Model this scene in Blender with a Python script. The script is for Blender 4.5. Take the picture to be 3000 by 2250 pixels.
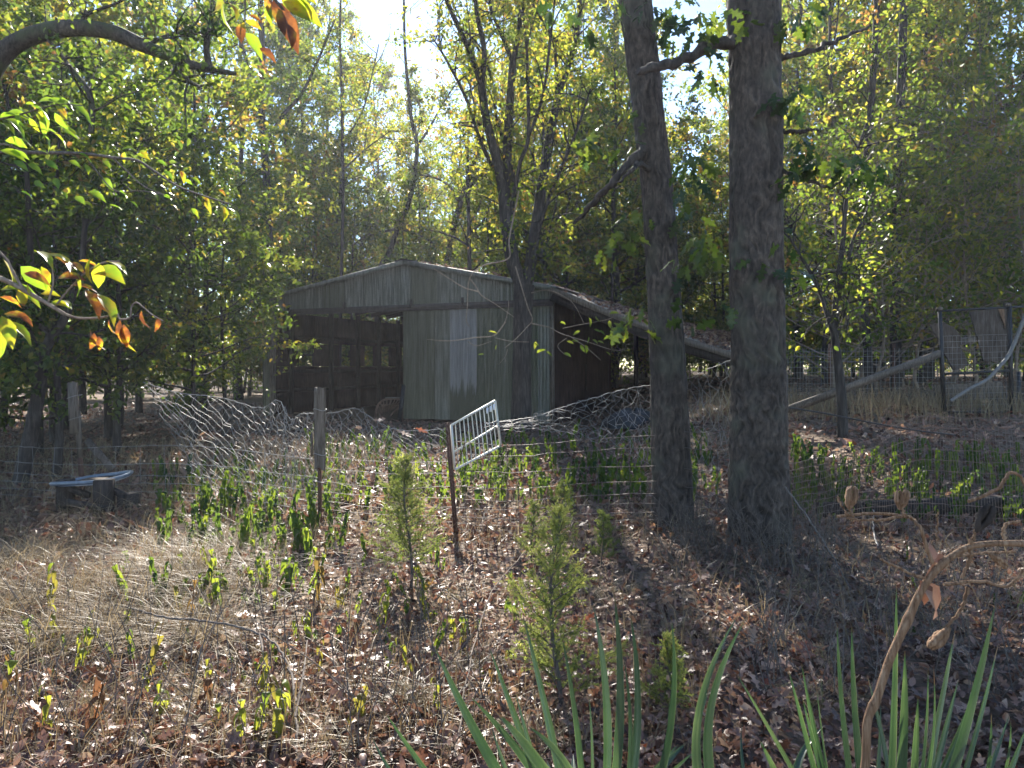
import bpy, math, random
import numpy as np
from mathutils import Vector

R = math.radians
S = bpy.context.scene
for o in list(bpy.data.objects):
    bpy.data.objects.remove(o)
COL = S.collection

# ------------------------------------------------------------ camera, sky, sun, exposure
F, HZ, EYE = 2183.0, 1073.0, 1.6
cd = bpy.data.cameras.new('camera')
cam = bpy.data.objects.new('camera', cd)
COL.objects.link(cam)
cam.location = (0, 0, EYE)
cam.rotation_euler = (R(90), 0, 0)
cd.sensor_width = 36
cd.lens = F / 3000 * 36
cd.shift_y = -(1125 - HZ) / 3000
cd.clip_start = 0.05
cd.clip_end = 600
S.camera = cam

SUN_EL, SUN_AZ = 34.0, -8.0
W = bpy.data.worlds.new('World')
S.world = W
W.use_nodes = True
wn = W.node_tree.nodes
sky = wn.new('ShaderNodeTexSky')
sky.sky_type = 'NISHITA'
sky.sun_disc = False
sky.sun_elevation = R(SUN_EL)
sky.sun_rotation = R(SUN_AZ)
sky.air_density = 0.9
sky.dust_density = 0.05
sky.ozone_density = 2.0
wn['Background'].inputs['Strength'].default_value = 0.10
W.node_tree.links.new(sky.outputs[0], wn['Background'].inputs['Color'])
sd = Vector((math.sin(R(SUN_AZ)) * math.cos(R(SUN_EL)), math.cos(R(SUN_AZ)) * math.cos(R(SUN_EL)), math.sin(R(SUN_EL))))
ld = bpy.data.lights.new('sun', 'SUN')
ld.energy = 5.0
ld.angle = R(0.53)
ld.color = (1.0, 0.93, 0.83)
lo = bpy.data.objects.new('sun', ld)
COL.objects.link(lo)
lo.location = sd * 60
lo.rotation_euler = sd.to_track_quat('Z', 'Y').to_euler()
S.view_settings.view_transform = 'Standard'
S.view_settings.look = 'None'
S.view_settings.exposure = 1.8
S.view_settings.gamma = 1
S.view_settings.use_curve_mapping = False
S.render.film_transparent = False
cy = S.cycles
cy.max_bounces = 8
cy.diffuse_bounces = 6
cy.glossy_bounces = 2
cy.transmission_bounces = 4
cy.transparent_max_bounces = 6
cy.caustics_reflective = False
cy.caustics_refractive = False
cy.use_denoising = True
cy.denoiser = 'OPENIMAGEDENOISE'
cy.denoising_input_passes = 'RGB_ALBEDO_NORMAL'
cy.denoising_prefilter = 'FAST'
cy.sample_clamp_indirect = 6
cy.volume_bounces = 1
cy.volume_step_rate = 4

HAZE = .0006
# ------------------------------------------------------------ helpers
def at(px, py, d):
    return np.array([(px - 1500) / F * d, d, EYE + (HZ - py) / F * d])

def sm(t):
    t = np.clip(t, 0, 1)
    return t * t * (3 - 2 * t)

def gz(x, y):
    """height of the ground"""
    x = np.asarray(x, float); y = np.asarray(y, float)
    r = 0.75 * sm((x - 1.6 - 0.02 * y) / 2.6) * sm((y - 8.2) / 5.5) + 0.35 * sm((x - 3) / 6) * sm((y - 14) / 14)
    n = 0.035 * np.sin(x * 1.3 + 0.7 * y) + 0.03 * np.sin(2.1 * y - x * 0.6 + 1) + 0.02 * np.sin(3.7 * x + 1.1) * np.sin(3.1 * y)
    return r + n * sm((19 - y) / 6) - 0.02

def gpt(px, py):
    """point of the ground seen at a pixel"""
    kx, kz = (px - 1500) / F, (HZ - py) / F
    d = 1.5
    while d < 80:
        if EYE + kz * d < gz(kx * d, d):
            break
        d += 0.02
    return np.array([kx * d, d, float(gz(kx * d, d))])

class MB:
    def __init__(s):
        s.v = []; s.f = []; s.t = []; s.mi = []; s.n = 0
    def add(s, v, faces, tint=0.5, mi=0):
        v = np.asarray(v, np.float32).reshape(-1, 3)
        faces = np.asarray(faces, np.int32)
        s.v.append(v)
        s.f.append(faces + s.n)
        t = np.asarray(tint, np.float32)
        s.t.append(np.full(len(v), float(t), np.float32) if t.ndim == 0 else t)
        s.mi.append(np.full(len(faces), mi, np.int32))
        s.n += len(v)
    def mesh(s, name, mats, smooth=False):
        me = bpy.data.meshes.new(name)
        V = np.concatenate(s.v)
        me.vertices.add(len(V))
        me.vertices.foreach_set('co', V.ravel())
        li = np.concatenate([f.ravel() for f in s.f])
        tot = np.concatenate([np.full(len(f), f.shape[1], np.int32) for f in s.f])
        st = np.concatenate([[0], np.cumsum(tot)[:-1]]).astype(np.int32)
        me.loops.add(len(li))
        me.loops.foreach_set('vertex_index', li.astype(np.int32))
        me.polygons.add(len(tot))
        me.polygons.foreach_set('loop_start', st)
        me.polygons.foreach_set('loop_total', tot)
        mats = mats if isinstance(mats, (list, tuple)) else [mats]
        for m in mats:
            me.materials.append(m)
        me.polygons.foreach_set('material_index', np.concatenate(s.mi))
        if smooth:
            me.polygons.foreach_set('use_smooth', np.ones(len(tot), bool))
        a = me.attributes.new('tint', 'FLOAT', 'POINT')
        a.data.foreach_set('value', np.concatenate(s.t))
        me.update(calc_edges=True)
        return me

def obj(name, me, parent=None, loc=None, kind=None):
    o = bpy.data.objects.new(name, me)
    COL.objects.link(o)
    if parent is not None:
        o.parent = parent
    if loc is not None:
        o.location = tuple(float(c) for c in loc)
    if kind:
        o['kind'] = kind
    return o

def tag(o, label, cat, group=None):
    o['label'] = label; o['category'] = cat
    if group: o['group'] = group
    return o

def thing(name, label, cat, loc=(0, 0, 0), group=None, rz=0):
    o = bpy.data.objects.new(name, None)
    o.empty_display_size = 0.1
    COL.objects.link(o)
    o.location = tuple(float(c) for c in loc)
    o.rotation_euler = (0, 0, rz)
    return tag(o, label, cat, group)

def copy_tree(o, parent=None):
    c = o.copy()
    COL.objects.link(c)
    c.parent = parent
    for ch in list(o.children):
        copy_tree(ch, c)
    return c

def resample(P, n, r=None):
    """smooth curve through P (Catmull-Rom), n points"""
    P = np.asarray(P, float)
    if len(P) < 2: return P
    Q = np.vstack([2 * P[0] - P[1], P, 2 * P[-1] - P[-2]])
    m = len(P) - 1
    t = np.linspace(0, m, n)
    i = np.minimum(t.astype(int), m - 1)
    u = (t - i)[:, None]
    p0, p1, p2, p3 = Q[i], Q[i + 1], Q[i + 2], Q[i + 3]
    out = 0.5 * ((2 * p1) + (-p0 + p2) * u + (2 * p0 - 5 * p1 + 4 * p2 - p3) * u ** 2 + (-p0 + 3 * p1 - 3 * p2 + p3) * u ** 3)
    if r is None: return out
    return out, np.interp(t, np.arange(m + 1), r)

def frames(P):
    T = np.gradient(P, axis=0)
    T /= np.linalg.norm(T, axis=1)[:, None] + 1e-9
    a = np.array([0, 0, 1.0]) if abs(T[0][2]) < 0.9 else np.array([1.0, 0, 0])
    N = np.empty_like(P)
    n = a - T[0] * a.dot(T[0]); n /= np.linalg.norm(n)
    for k in range(len(P)):
        n = n - T[k] * n.dot(T[k])
        n /= np.linalg.norm(n) + 1e-9
        N[k] = n
    return T, N, np.cross(T, N)

def tube(mb, P, r, k=6, tint=0.5, mi=0, cap=True):
    P = np.asarray(P, float)
    n = len(P)
    r = np.broadcast_to(np.asarray(r, float), (n,))
    T, N, B = frames(P)
    a = np.arange(k) * 2 * np.pi / k
    V = P[:, None] + r[:, None, None] * (np.cos(a)[None, :, None] * N[:, None] + np.sin(a)[None, :, None] * B[:, None])
    i = np.arange(n - 1)[:, None] * k
    j = np.arange(k)[None]
    j2 = (j + 1) % k
    Fq = np.stack([i + j, i + j2, i + k + j2, i + k + j], -1).reshape(-1, 4)
    mb.add(V, Fq, tint, mi)
    if cap:
        for e, s in ((0, -1), (n - 1, 1)):
            c = np.vstack([V[e], P[e]])
            q = np.arange(k)
            f = np.stack([q, (q + 1) % k, np.full(k, k)], -1)
            if s < 0: f = f[:, ::-1]
            mb.add(c, f, tint, mi)

def edges(mb, A, B, r, tint=0.5, mi=0):
    """many straight thin wires, triangular section"""
    A = np.asarray(A, float); B = np.asarray(B, float)
    T = B - A
    T /= np.linalg.norm(T, axis=1)[:, None] + 1e-9
    up = np.where(np.abs(T[:, 2:3]) < 0.9, np.array([[0, 0, 1.0]]), np.array([[1.0, 0, 0]]))
    N = np.cross(T, up); N /= np.linalg.norm(N, axis=1)[:, None] + 1e-9
    M = np.cross(T, N)
    r = np.broadcast_to(np.asarray(r, float), (len(A),))[:, None]
    V = []
    for E in (A, B):
        for k in range(3):
            V.append(E + r * (math.cos(k * 2.0944) * N + math.sin(k * 2.0944) * M))
    V = np.stack(V, 1)
    b = np.arange(len(A))[:, None] * 6
    Fq = np.concatenate([b + np.array([[0, 1, 4, 3]]), b + np.array([[1, 2, 5, 4]]), b + np.array([[2, 0, 3, 5]])])
    mb.add(V, Fq, tint, mi)

def box(mb, c, size, rot=None, tint=0.5, mi=0):
    h = np.asarray(size, float) / 2
    V = np.array([[x, y, z] for x in (-1, 1) for y in (-1, 1) for z in (-1, 1)]) * h
    if rot is not None:
        V = V @ np.asarray(rot).T
    V = V + np.asarray(c, float)
    mb.add(V, [[0, 1, 3, 2], [4, 6, 7, 5], [0, 4, 5, 1], [2, 3, 7, 6], [0, 2, 6, 4], [1, 5, 7, 3]], tint, mi)

def bar(mb, a, b, w, h, up=(0, 0, 1), tint=0.5, mi=0):
    """box beam from a to b, width w (sideways), height h (along up)"""
    a = np.asarray(a, float); b = np.asarray(b, float)
    t = b - a; L = np.linalg.norm(t); t /= L
    up = np.asarray(up, float)
    s = np.cross(t, up); s /= np.linalg.norm(s)
    u = np.cross(s, t)
    box(mb, (a + b) / 2, (L, w, h), np.stack([t, s, u], 1), tint, mi)

def prism(mb, pts, d, tint=0.5, mi=0):
    """a flat outline (n,3) thickened by vector d"""
    P = np.asarray(pts, float); n = len(P); d = np.asarray(d, float)
    V = np.vstack([P, P + d])
    q = np.arange(n)
    mb.add(V, np.stack([q, (q + 1) % n, n + (q + 1) % n, n + q], -1), tint, mi)
    mb.add(P, [list(range(n))[::-1]], tint, mi)
    mb.add(P + d, [list(range(n))], tint, mi)

def rotz(a):
    c, s = math.cos(a), math.sin(a)
    return np.array([[c, -s, 0], [s, c, 0], [0, 0, 1]])

# leaf shapes: x along the leaf, y across, z up
LEAF2 = (np.array([[0, 0, 0], [.45, .3, .09], [1, 0, -.06], [.45, -.3, .09]]), np.array([[0, 2, 1], [0, 3, 2]]))
LEAF4 = (np.array([[0, 0, 0], [.3, .27, .08], [.68, .23, .05], [1, 0, -.14], [.68, -.23, .05], [.3, -.27, .08]]),
         np.array([[0, 2, 1], [0, 3, 2], [0, 4, 3], [0, 5, 4]]))
LEAF8 = (np.array([[0, 0, 0], [.2, .2, .05], [.42, .29, .07], [.7, .21, .02], [1, 0, -.2], [.7, -.21, .02], [.42, -.29, .07], [.2, -.2, .05], [.3, 0, .0], [.65, 0, -.05]]),
         np.array([[0, 8, 1], [1, 8, 2], [2, 8, 9], [2, 9, 3], [3, 9, 4], [0, 7, 8], [7, 6, 8], [6, 9, 8], [6, 5, 9], [5, 4, 9]]))
def oak_outline():
    h = [(.0, .012), (.10, .02), (.16, .10), (.22, .17), (.29, .08), (.38, .12), (.46, .30), (.53, .31), (.55, .12), (.66, .14), (.74, .27), (.80, .24), (.80, .10), (.90, .11), (1.0, .0)]
    V = []
    for x, y in h: V.append((x, y, .10 * y - .18 * x * x + .05 * math.sin(9 * x)))
    for x, y in h[1:-1]: V.append((x, -y, .12 * y - .18 * x * x))
    n = len(h)
    for x, y in h[1:-1]: V.append((x, 0, -.18 * x * x))     # midrib
    m = n - 2
    fs = []
    for s in (0, 1):
        e = [0] + ([i for i in range(1, n - 1)] if s == 0 else [n + i - 1 for i in range(1, n - 1)]) + [n - 1]
        c = [0] + [n + m + i - 1 for i in range(1, n - 1)] + [n - 1]
        for i in range(n - 1):
            q = [e[i], c[i], c[i + 1], e[i + 1]]
            q = [a for k, a in enumerate(q) if a not in q[:k]]
            if s: q = q[::-1]
            if len(q) == 4: fs += [[q[0], q[1], q[2]], [q[0], q[2], q[3]]]
            elif len(q) == 3: fs.append(q)
    return np.array(V), np.array(fs)
OAK = oak_outline()

def leaves(mb, P, D, U, size, tpl, tint=0.5, mi=0, wid=1.0, curl=0.0):
    """many leaves: bases P, directions D, approximate up U"""
    P = np.asarray(P, float); n = len(P)
    D = D / (np.linalg.norm(D, axis=1)[:, None] + 1e-9)
    Sd = np.cross(U, D); Sd /= np.linalg.norm(Sd, axis=1)[:, None] + 1e-9
    N = np.cross(D, Sd)
    size = np.broadcast_to(np.asarray(size, float), (n,))
    tv, tf = tpl
    tv = tv.copy(); tv[:, 1] *= wid
    z = np.broadcast_to(tv[None, :, 2], (n, len(tv)))
    if np.ndim(curl) or curl:
        c = np.broadcast_to(np.asarray(curl, float), (n,))
        z = z - c[:, None] * (tv[None, :, 0] ** 2)
    V = P[:, None] + size[:, None, None] * (tv[None, :, 0, None] * D[:, None] + tv[None, :, 1, None] * Sd[:, None] + z[..., None] * N[:, None])
    Fc = (np.arange(n)[:, None, None] * len(tv) + tf[None]).reshape(-1, 3)
    t = np.asarray(tint, float)
    t = np.full(n * len(tv), t) if t.ndim == 0 else np.repeat(t, len(tv))
    mb.add(V, Fc, np.clip(t, 0, 1), mi)

def unit(rng, n):
    v = rng.normal(size=(n, 3))
    return v / np.linalg.norm(v, axis=1)[:, None]

# ------------------------------------------------------------ materials
def nmat(name):
    m = bpy.data.materials.new(name)
    m.use_nodes = True
    nt = m.node_tree
    nt.nodes.clear()
    out = nt.nodes.new('ShaderNodeOutputMaterial')
    return m, nt, out

def N(nt, t, **kw):
    n = nt.nodes.new(t)
    for k, v in kw.items():
        if k in n.inputs: n.inputs[k].default_value = v
        else: setattr(n, k, v)
    return n

def ramp(nt, stops, fac=None):
    n = nt.nodes.new('ShaderNodeValToRGB')
    e = n.color_ramp.elements
    while len(e) > 1: e.remove(e[0])
    e[0].position, e[0].color = stops[0][0], (*stops[0][1], 1)
    for p, c in stops[1:]:
        q = e.new(p); q.color = (*c, 1)
    if fac is not None: nt.links.new(fac, n.inputs[0])
    return n

def leaf_mat(name, refl, trans, tf=0.5, rough=0.42, spec=0.5, noise=0.0, vary=0.12):
    m, nt, out = nmat(name)
    L = nt.links.new
    a = N(nt, 'ShaderNodeAttribute', attribute_name='tint')
    oi = N(nt, 'ShaderNodeObjectInfo')
    mr = N(nt, 'ShaderNodeMapRange'); mr.inputs[3].default_value = -vary; mr.inputs[4].default_value = vary
    L(oi.outputs['Random'], mr.inputs[0])
    ad = N(nt, 'ShaderNodeMath', operation='ADD', use_clamp=True)
    L(a.outputs['Fac'], ad.inputs[0]); L(mr.outputs[0], ad.inputs[1])
    fac = ad.outputs[0]
    if noise:
        tc = N(nt, 'ShaderNodeTexCoord')
        ns = N(nt, 'ShaderNodeTexNoise', Scale=22.0, Detail=3.0)
        L(tc.outputs['Object'], ns.inputs['Vector'])
        mm = N(nt, 'ShaderNodeMapRange'); mm.inputs[1].default_value = .35; mm.inputs[2].default_value = .7; mm.inputs[3].default_value = -noise; mm.inputs[4].default_value = noise
        L(ns.outputs['Fac'], mm.inputs[0])
        a2 = N(nt, 'ShaderNodeMath', operation='ADD', use_clamp=True)
        L(fac, a2.inputs[0]); L(mm.outputs[0], a2.inputs[1]); fac = a2.outputs[0]
    c1 = ramp(nt, refl, fac); c2 = ramp(nt, trans, fac)
    p = N(nt, 'ShaderNodeBsdfPrincipled', Roughness=rough)
    p.inputs['Specular IOR Level'].default_value = spec
    L(c1.outputs[0], p.inputs['Base Color'])
    t = N(nt, 'ShaderNodeBsdfTranslucent')
    L(c2.outputs[0], t.inputs['Color'])
    mx = N(nt, 'ShaderNodeMixShader'); mx.inputs[0].default_value = tf
    L(p.outputs[0], mx.inputs[1]); L(t.outputs[0], mx.inputs[2])
    L(mx.outputs[0], out.inputs['Surface'])
    return m

GREEN_R = [(0, (.022, .040, .016)), (.45, (.045, .078, .024)), (.7, (.085, .110, .028)), (.88, (.16, .14, .035)), (1, (.17, .095, .04))]
GREEN_T = [(0, (.085, .155, .022)), (.45, (.20, .29, .030)), (.7, (.40, .44, .045)), (.88, (.60, .50, .06)), (1, (.40, .20, .05))]
M_leaf = leaf_mat('leaf_green', GREEN_R, GREEN_T, tf=.5, rough=.38)
M_leafy = leaf_mat('leaf_yellowgreen', GREEN_R, GREEN_T, tf=.58, rough=.45, spec=.35)
M_leafnear = leaf_mat('leaf_near', [(0, (.04, .09, .02)), (.5, (.08, .13, .02)), (.72, (.22, .19, .03)), (.86, (.16, .075, .03)), (1, (.09, .035, .02))],
                      [(0, (.16, .36, .03)), (.5, (.36, .52, .03)), (.72, (.60, .52, .03)), (.86, (.34, .12, .025)), (1, (.14, .05, .02))], tf=.55, rough=.42, noise=.2, vary=.05)
M_oakleaf = leaf_mat('leaf_oak', [(0, (.02, .045, .014)), (.5, (.05, .09, .02)), (.8, (.14, .13, .03)), (1, (.22, .07, .02))],
                     [(0, (.04, .085, .018)), (.5, (.26, .34, .03)), (.8, (.5, .42, .04)), (1, (.38, .13, .03))], tf=.5, noise=.08)
M_cedar = leaf_mat('cedar_scale', [(0, (.05, .075, .03)), (.5, (.13, .16, .06)), (.85, (.28, .30, .10)), (1, (.28, .19, .10))],
                   [(0, (.12, .17, .04)), (.5, (.34, .40, .09)), (.85, (.68, .68, .16)), (1, (.5, .35, .14))], tf=.5, rough=.6, spec=.2)
M_weed = leaf_mat('weed_leaf', [(0, (.022, .05, .016)), (.5, (.05, .10, .02)), (.8, (.09, .14, .02)), (1, (.14, .07, .03))],
                  [(0, (.055, .115, .022)), (.5, (.24, .33, .03)), (.8, (.46, .50, .045)), (1, (.2, .09, .04))], tf=.52, rough=.5, spec=.3)
M_litter = leaf_mat('litter_leaf', [(0, (.055, .032, .025)), (.3, (.16, .088, .066)), (.6, (.30, .18, .135)), (.85, (.42, .29, .215)), (1, (.20, .07, .045))],
                    [(0, (.06, .025, .015)), (.3, (.20, .09, .055)), (.6, (.36, .20, .12)), (.85, (.48, .33, .19)), (1, (.32, .08, .04))], tf=.30, rough=.42, spec=.4, noise=.10)
M_straw = leaf_mat('dry_grass', [(0, (.12, .09, .055)), (.5, (.26, .20, .12)), (.85, (.42, .34, .22)), (1, (.12, .15, .04))],
                   [(0, (.15, .10, .05)), (.5, (.34, .25, .13)), (.85, (.5, .40, .24)), (1, (.2, .3, .04))], tf=.35, rough=.45, spec=.4)
M_yucca = leaf_mat('yucca_blade', [(0, (.16, .10, .05)), (.12, (.035, .058, .036)), (.5, (.065, .098, .062)), (.85, (.12, .155, .10)), (1, (.40, .40, .26))],
                   [(0, (.14, .08, .04)), (.12, (.03, .075, .025)), (.5, (.085, .155, .042)), (.85, (.20, .29, .075)), (1, (.5, .5, .24))], tf=.34, rough=.30, spec=.6, vary=.0)

def bark_mat(name, c0, c1, c2, sc=(9, 9, 1.6), bump=.5, moss=None, fiss=False):
    m, nt, out = nmat(name)
    L = nt.links.new
    tc = N(nt, 'ShaderNodeTexCoord')
    mp = N(nt, 'ShaderNodeMapping'); mp.inputs['Scale'].default_value = sc
    L(tc.outputs['Object'], mp.inputs[0])
    n1 = N(nt, 'ShaderNodeTexNoise', Scale=2.2, Detail=6.0, Roughness=.62, Distortion=.6)
    L(mp.outputs[0], n1.inputs['Vector'])
    n2 = N(nt, 'ShaderNodeTexNoise', Scale=.9, Detail=3.0)
    L(tc.outputs['Object'], n2.inputs['Vector'])
    cr = ramp(nt, [(.3, c0), (.5, c1), (.72, c2)], n1.outputs['Fac'])
    cr2 = ramp(nt, [(.3, (.6, .6, .6)), (.7, (1.15, 1.12, 1.1))], n2.outputs['Fac'])
    mx = N(nt, 'ShaderNodeMix', data_type='RGBA', blend_type='MULTIPLY'); mx.inputs[0].default_value = 1
    L(cr.outputs[0], mx.inputs[6]); L(cr2.outputs[0], mx.inputs[7])
    col = mx.outputs[2]
    if moss:
        n3 = N(nt, 'ShaderNodeTexNoise', Scale=3.0, Detail=5.0)
        L(tc.outputs['Object'], n3.inputs['Vector'])
        r3 = ramp(nt, [(.52, (0, 0, 0)), (.66, (1, 1, 1))], n3.outputs['Fac'])
        m3 = N(nt, 'ShaderNodeMix', data_type='RGBA'); m3.inputs[7].default_value = (*moss, 1)
        L(r3.outputs[0], m3.inputs[0]); L(col, m3.inputs[6]); col = m3.outputs[2]
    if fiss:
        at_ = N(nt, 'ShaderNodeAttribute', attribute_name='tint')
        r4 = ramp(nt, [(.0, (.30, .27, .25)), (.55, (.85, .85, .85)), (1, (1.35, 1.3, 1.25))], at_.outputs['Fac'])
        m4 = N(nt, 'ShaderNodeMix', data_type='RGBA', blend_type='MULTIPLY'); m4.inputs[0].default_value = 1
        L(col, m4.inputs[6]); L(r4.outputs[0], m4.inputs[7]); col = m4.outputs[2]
    p = N(nt, 'ShaderNodeBsdfPrincipled', Roughness=.85)
    p.inputs['Specular IOR Level'].default_value = .25
    L(col, p.inputs['Base Color'])
    b = N(nt, 'ShaderNodeBump', Strength=bump, Distance=.02)
    L(n1.outputs['Fac'], b.inputs['Height']); L(b.outputs[0], p.inputs['Normal'])
    L(p.outputs[0], out.inputs['Surface'])
    return m
M_bark = bark_mat('bark_grey', (.024, .020, .018), (.062, .053, .047), (.12, .105, .094))
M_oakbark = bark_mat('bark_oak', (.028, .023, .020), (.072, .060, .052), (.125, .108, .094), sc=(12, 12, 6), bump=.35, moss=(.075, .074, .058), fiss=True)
M_mossbark = bark_mat('bark_mossy', (.03, .026, .022), (.08, .07, .06), (.15, .135, .115), sc=(14, 14, 6), bump=.6, moss=(.07, .085, .04))
M_twig = bark_mat('twig_grey', (.06, .05, .045), (.13, .11, .095), (.22, .19, .16), sc=(20, 20, 8), bump=.2)
M_twigpale = bark_mat('twig_pale', (.16, .12, .09), (.28, .22, .17), (.40, .33, .26), sc=(20, 20, 8), bump=.2)
M_stalk = bark_mat('dead_stalk', (.10, .055, .03), (.24, .145, .085), (.42, .30, .20), sc=(60, 60, 5), bump=.4)
M_wood = bark_mat('weathered_wood', (.06, .05, .04), (.16, .13, .105), (.26, .22, .18), sc=(22, 22, 2), bump=.5)
M_darkwood = bark_mat('dark_wood', (.018, .014, .012), (.05, .04, .034), (.085, .07, .06), sc=(12, 12, 2), bump=.4)
M_brownwall = bark_mat('brown_boards', (.03, .018, .014), (.062, .038, .031), (.09, .058, .048), sc=(10, 10, 1.2), bump=.15)
M_ply = bark_mat('plywood', (.055, .042, .034), (.105, .082, .066), (.18, .15, .125), sc=(9, 9, 1.5), bump=.2)

def metal_mat(name, stops, rough=.55, metallic=.3, streak=(5, 5, .35), sc=3.0, base_stain=None, rise=None):
    m, nt, out = nmat(name)
    L = nt.links.new
    tc = N(nt, 'ShaderNodeTexCoord')
    mp = N(nt, 'ShaderNodeMapping'); mp.inputs['Scale'].default_value = streak
    L(tc.outputs['Object'], mp.inputs[0])
    n1 = N(nt, 'ShaderNodeTexNoise', Scale=sc, Detail=6.0, Roughness=.6)
    L(mp.outputs[0], n1.inputs['Vector'])
    n2 = N(nt, 'ShaderNodeTexNoise', Scale=38.0, Detail=3.0)
    L(tc.outputs['Object'], n2.inputs['Vector'])
    mm = N(nt, 'ShaderNodeMix', data_type='FLOAT'); mm.inputs[0].default_value = .22
    L(n1.outputs['Fac'], mm.inputs[2]); L(n2.outputs['Fac'], mm.inputs[3])
    cr = ramp(nt, stops, mm.outputs[0])
    col = cr.outputs[0]
    if base_stain:
        sp = N(nt, 'ShaderNodeSeparateXYZ'); L(tc.outputs['Object'], sp.inputs[0])
        mul = N(nt, 'ShaderNodeMath', operation='MULTIPLY_ADD'); mul.inputs[1].default_value = 1.5
        L(n1.outputs['Fac'], mul.inputs[0]); L(sp.outputs[2], mul.inputs[2])
        mr = N(nt, 'ShaderNodeMapRange'); mr.inputs[1].default_value = rise; mr.inputs[2].default_value = rise + .25; mr.inputs[3].default_value = 1; mr.inputs[4].default_value = 0
        L(mul.outputs[0], mr.inputs[0])
        mx = N(nt, 'ShaderNodeMix', data_type='RGBA'); mx.inputs[7].default_value = (*base_stain, 1)
        L(mr.outputs[0], mx.inputs[0]); L(col, mx.inputs[6]); col = mx.outputs[2]
    p = N(nt, 'ShaderNodeBsdfPrincipled', Roughness=rough, Metallic=metallic)
    L(col, p.inputs['Base Color'])
    b = N(nt, 'ShaderNodeBump', Strength=.15, Distance=.01)
    L(n2.outputs['Fac'], b.inputs['Height']); L(b.outputs[0], p.inputs['Normal'])
    L(p.outputs[0], out.inputs['Surface'])
    return m
M_algae = metal_mat('sheet_algae', [(.28, (.042, .045, .028)), (.45, (.085, .088, .058)), (.58, (.125, .125, .09)), (.72, (.22, .21, .18))])
M_algae2 = metal_mat('sheet_algae_light', [(.28, (.07, .072, .05)), (.45, (.13, .13, .10)), (.58, (.19, .185, .16)), (.72, (.28, .27, .25))])
M_pale = metal_mat('sheet_pale', [(.28, (.15, .145, .14)), (.5, (.23, .22, .22)), (.7, (.31, .30, .30))], base_stain=(.08, .082, .055), rise=1.62)
M_gablem = metal_mat('sheet_gable', [(.30, (.05, .054, .036)), (.46, (.115, .115, .088)), (.56, (.19, .185, .16)), (.7, (.30, .29, .27))], streak=(7, 7, .45))
M_rail = metal_mat('rail_dark', [(.3, (.03, .025, .024)), (.6, (.07, .055, .05))], rough=.7, metallic=.2)
M_roofm = metal_mat('roof_sheet', [(.3, (.12, .11, .10)), (.6, (.24, .23, .22))], rough=.6)
M_rust = metal_mat('rusty_steel', [(.3, (.045, .024, .018)), (.5, (.10, .05, .035)), (.7, (.16, .09, .06))], rough=.85, metallic=.0)
M_wire = metal_mat('galvanised_wire', [(.3, (.20, .19, .18)), (.7, (.38, .37, .36))], rough=.55, metallic=.2)
M_wirerust = metal_mat('rusty_wire', [(.3, (.08, .05, .04)), (.7, (.22, .15, .115))], rough=.55, metallic=0)
M_wiredark = metal_mat('dark_wire', [(.3, (.05, .045, .04)), (.7, (.14, .12, .11))], rough=.5, metallic=.3)
M_white = metal_mat('white_paint_steel', [(.32, (.50, .47, .38)), (.5, (.66, .65, .58)), (.7, (.74, .74, .70))], rough=.45, metallic=0)
M_steel = metal_mat('black_steel', [(.3, (.015, .014, .015)), (.7, (.05, .046, .045))], rough=.5, metallic=.2)
M_tray = metal_mat('pale_blue_plastic', [(.3, (.09, .11, .14)), (.7, (.20, .24, .29))], rough=.35, metallic=0)
M_tarp = metal_mat('blue_tarp', [(.3, (.008, .009, .011)), (.7, (.014, .016, .02))], rough=.5, metallic=0)
M_chair = metal_mat('brown_plastic', [(.3, (.14, .08, .06)), (.7, (.24, .15, .11))], rough=.4, metallic=0)
M_paper = metal_mat('white_tag', [(.3, (.55, .6, .68)), (.7, (.7, .74, .8))], rough=.6, metallic=0)
M_pipe = metal_mat('pale_pipe', [(.3, (.12, .11, .10)), (.7, (.20, .185, .17))], rough=.5, metallic=0)
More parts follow.
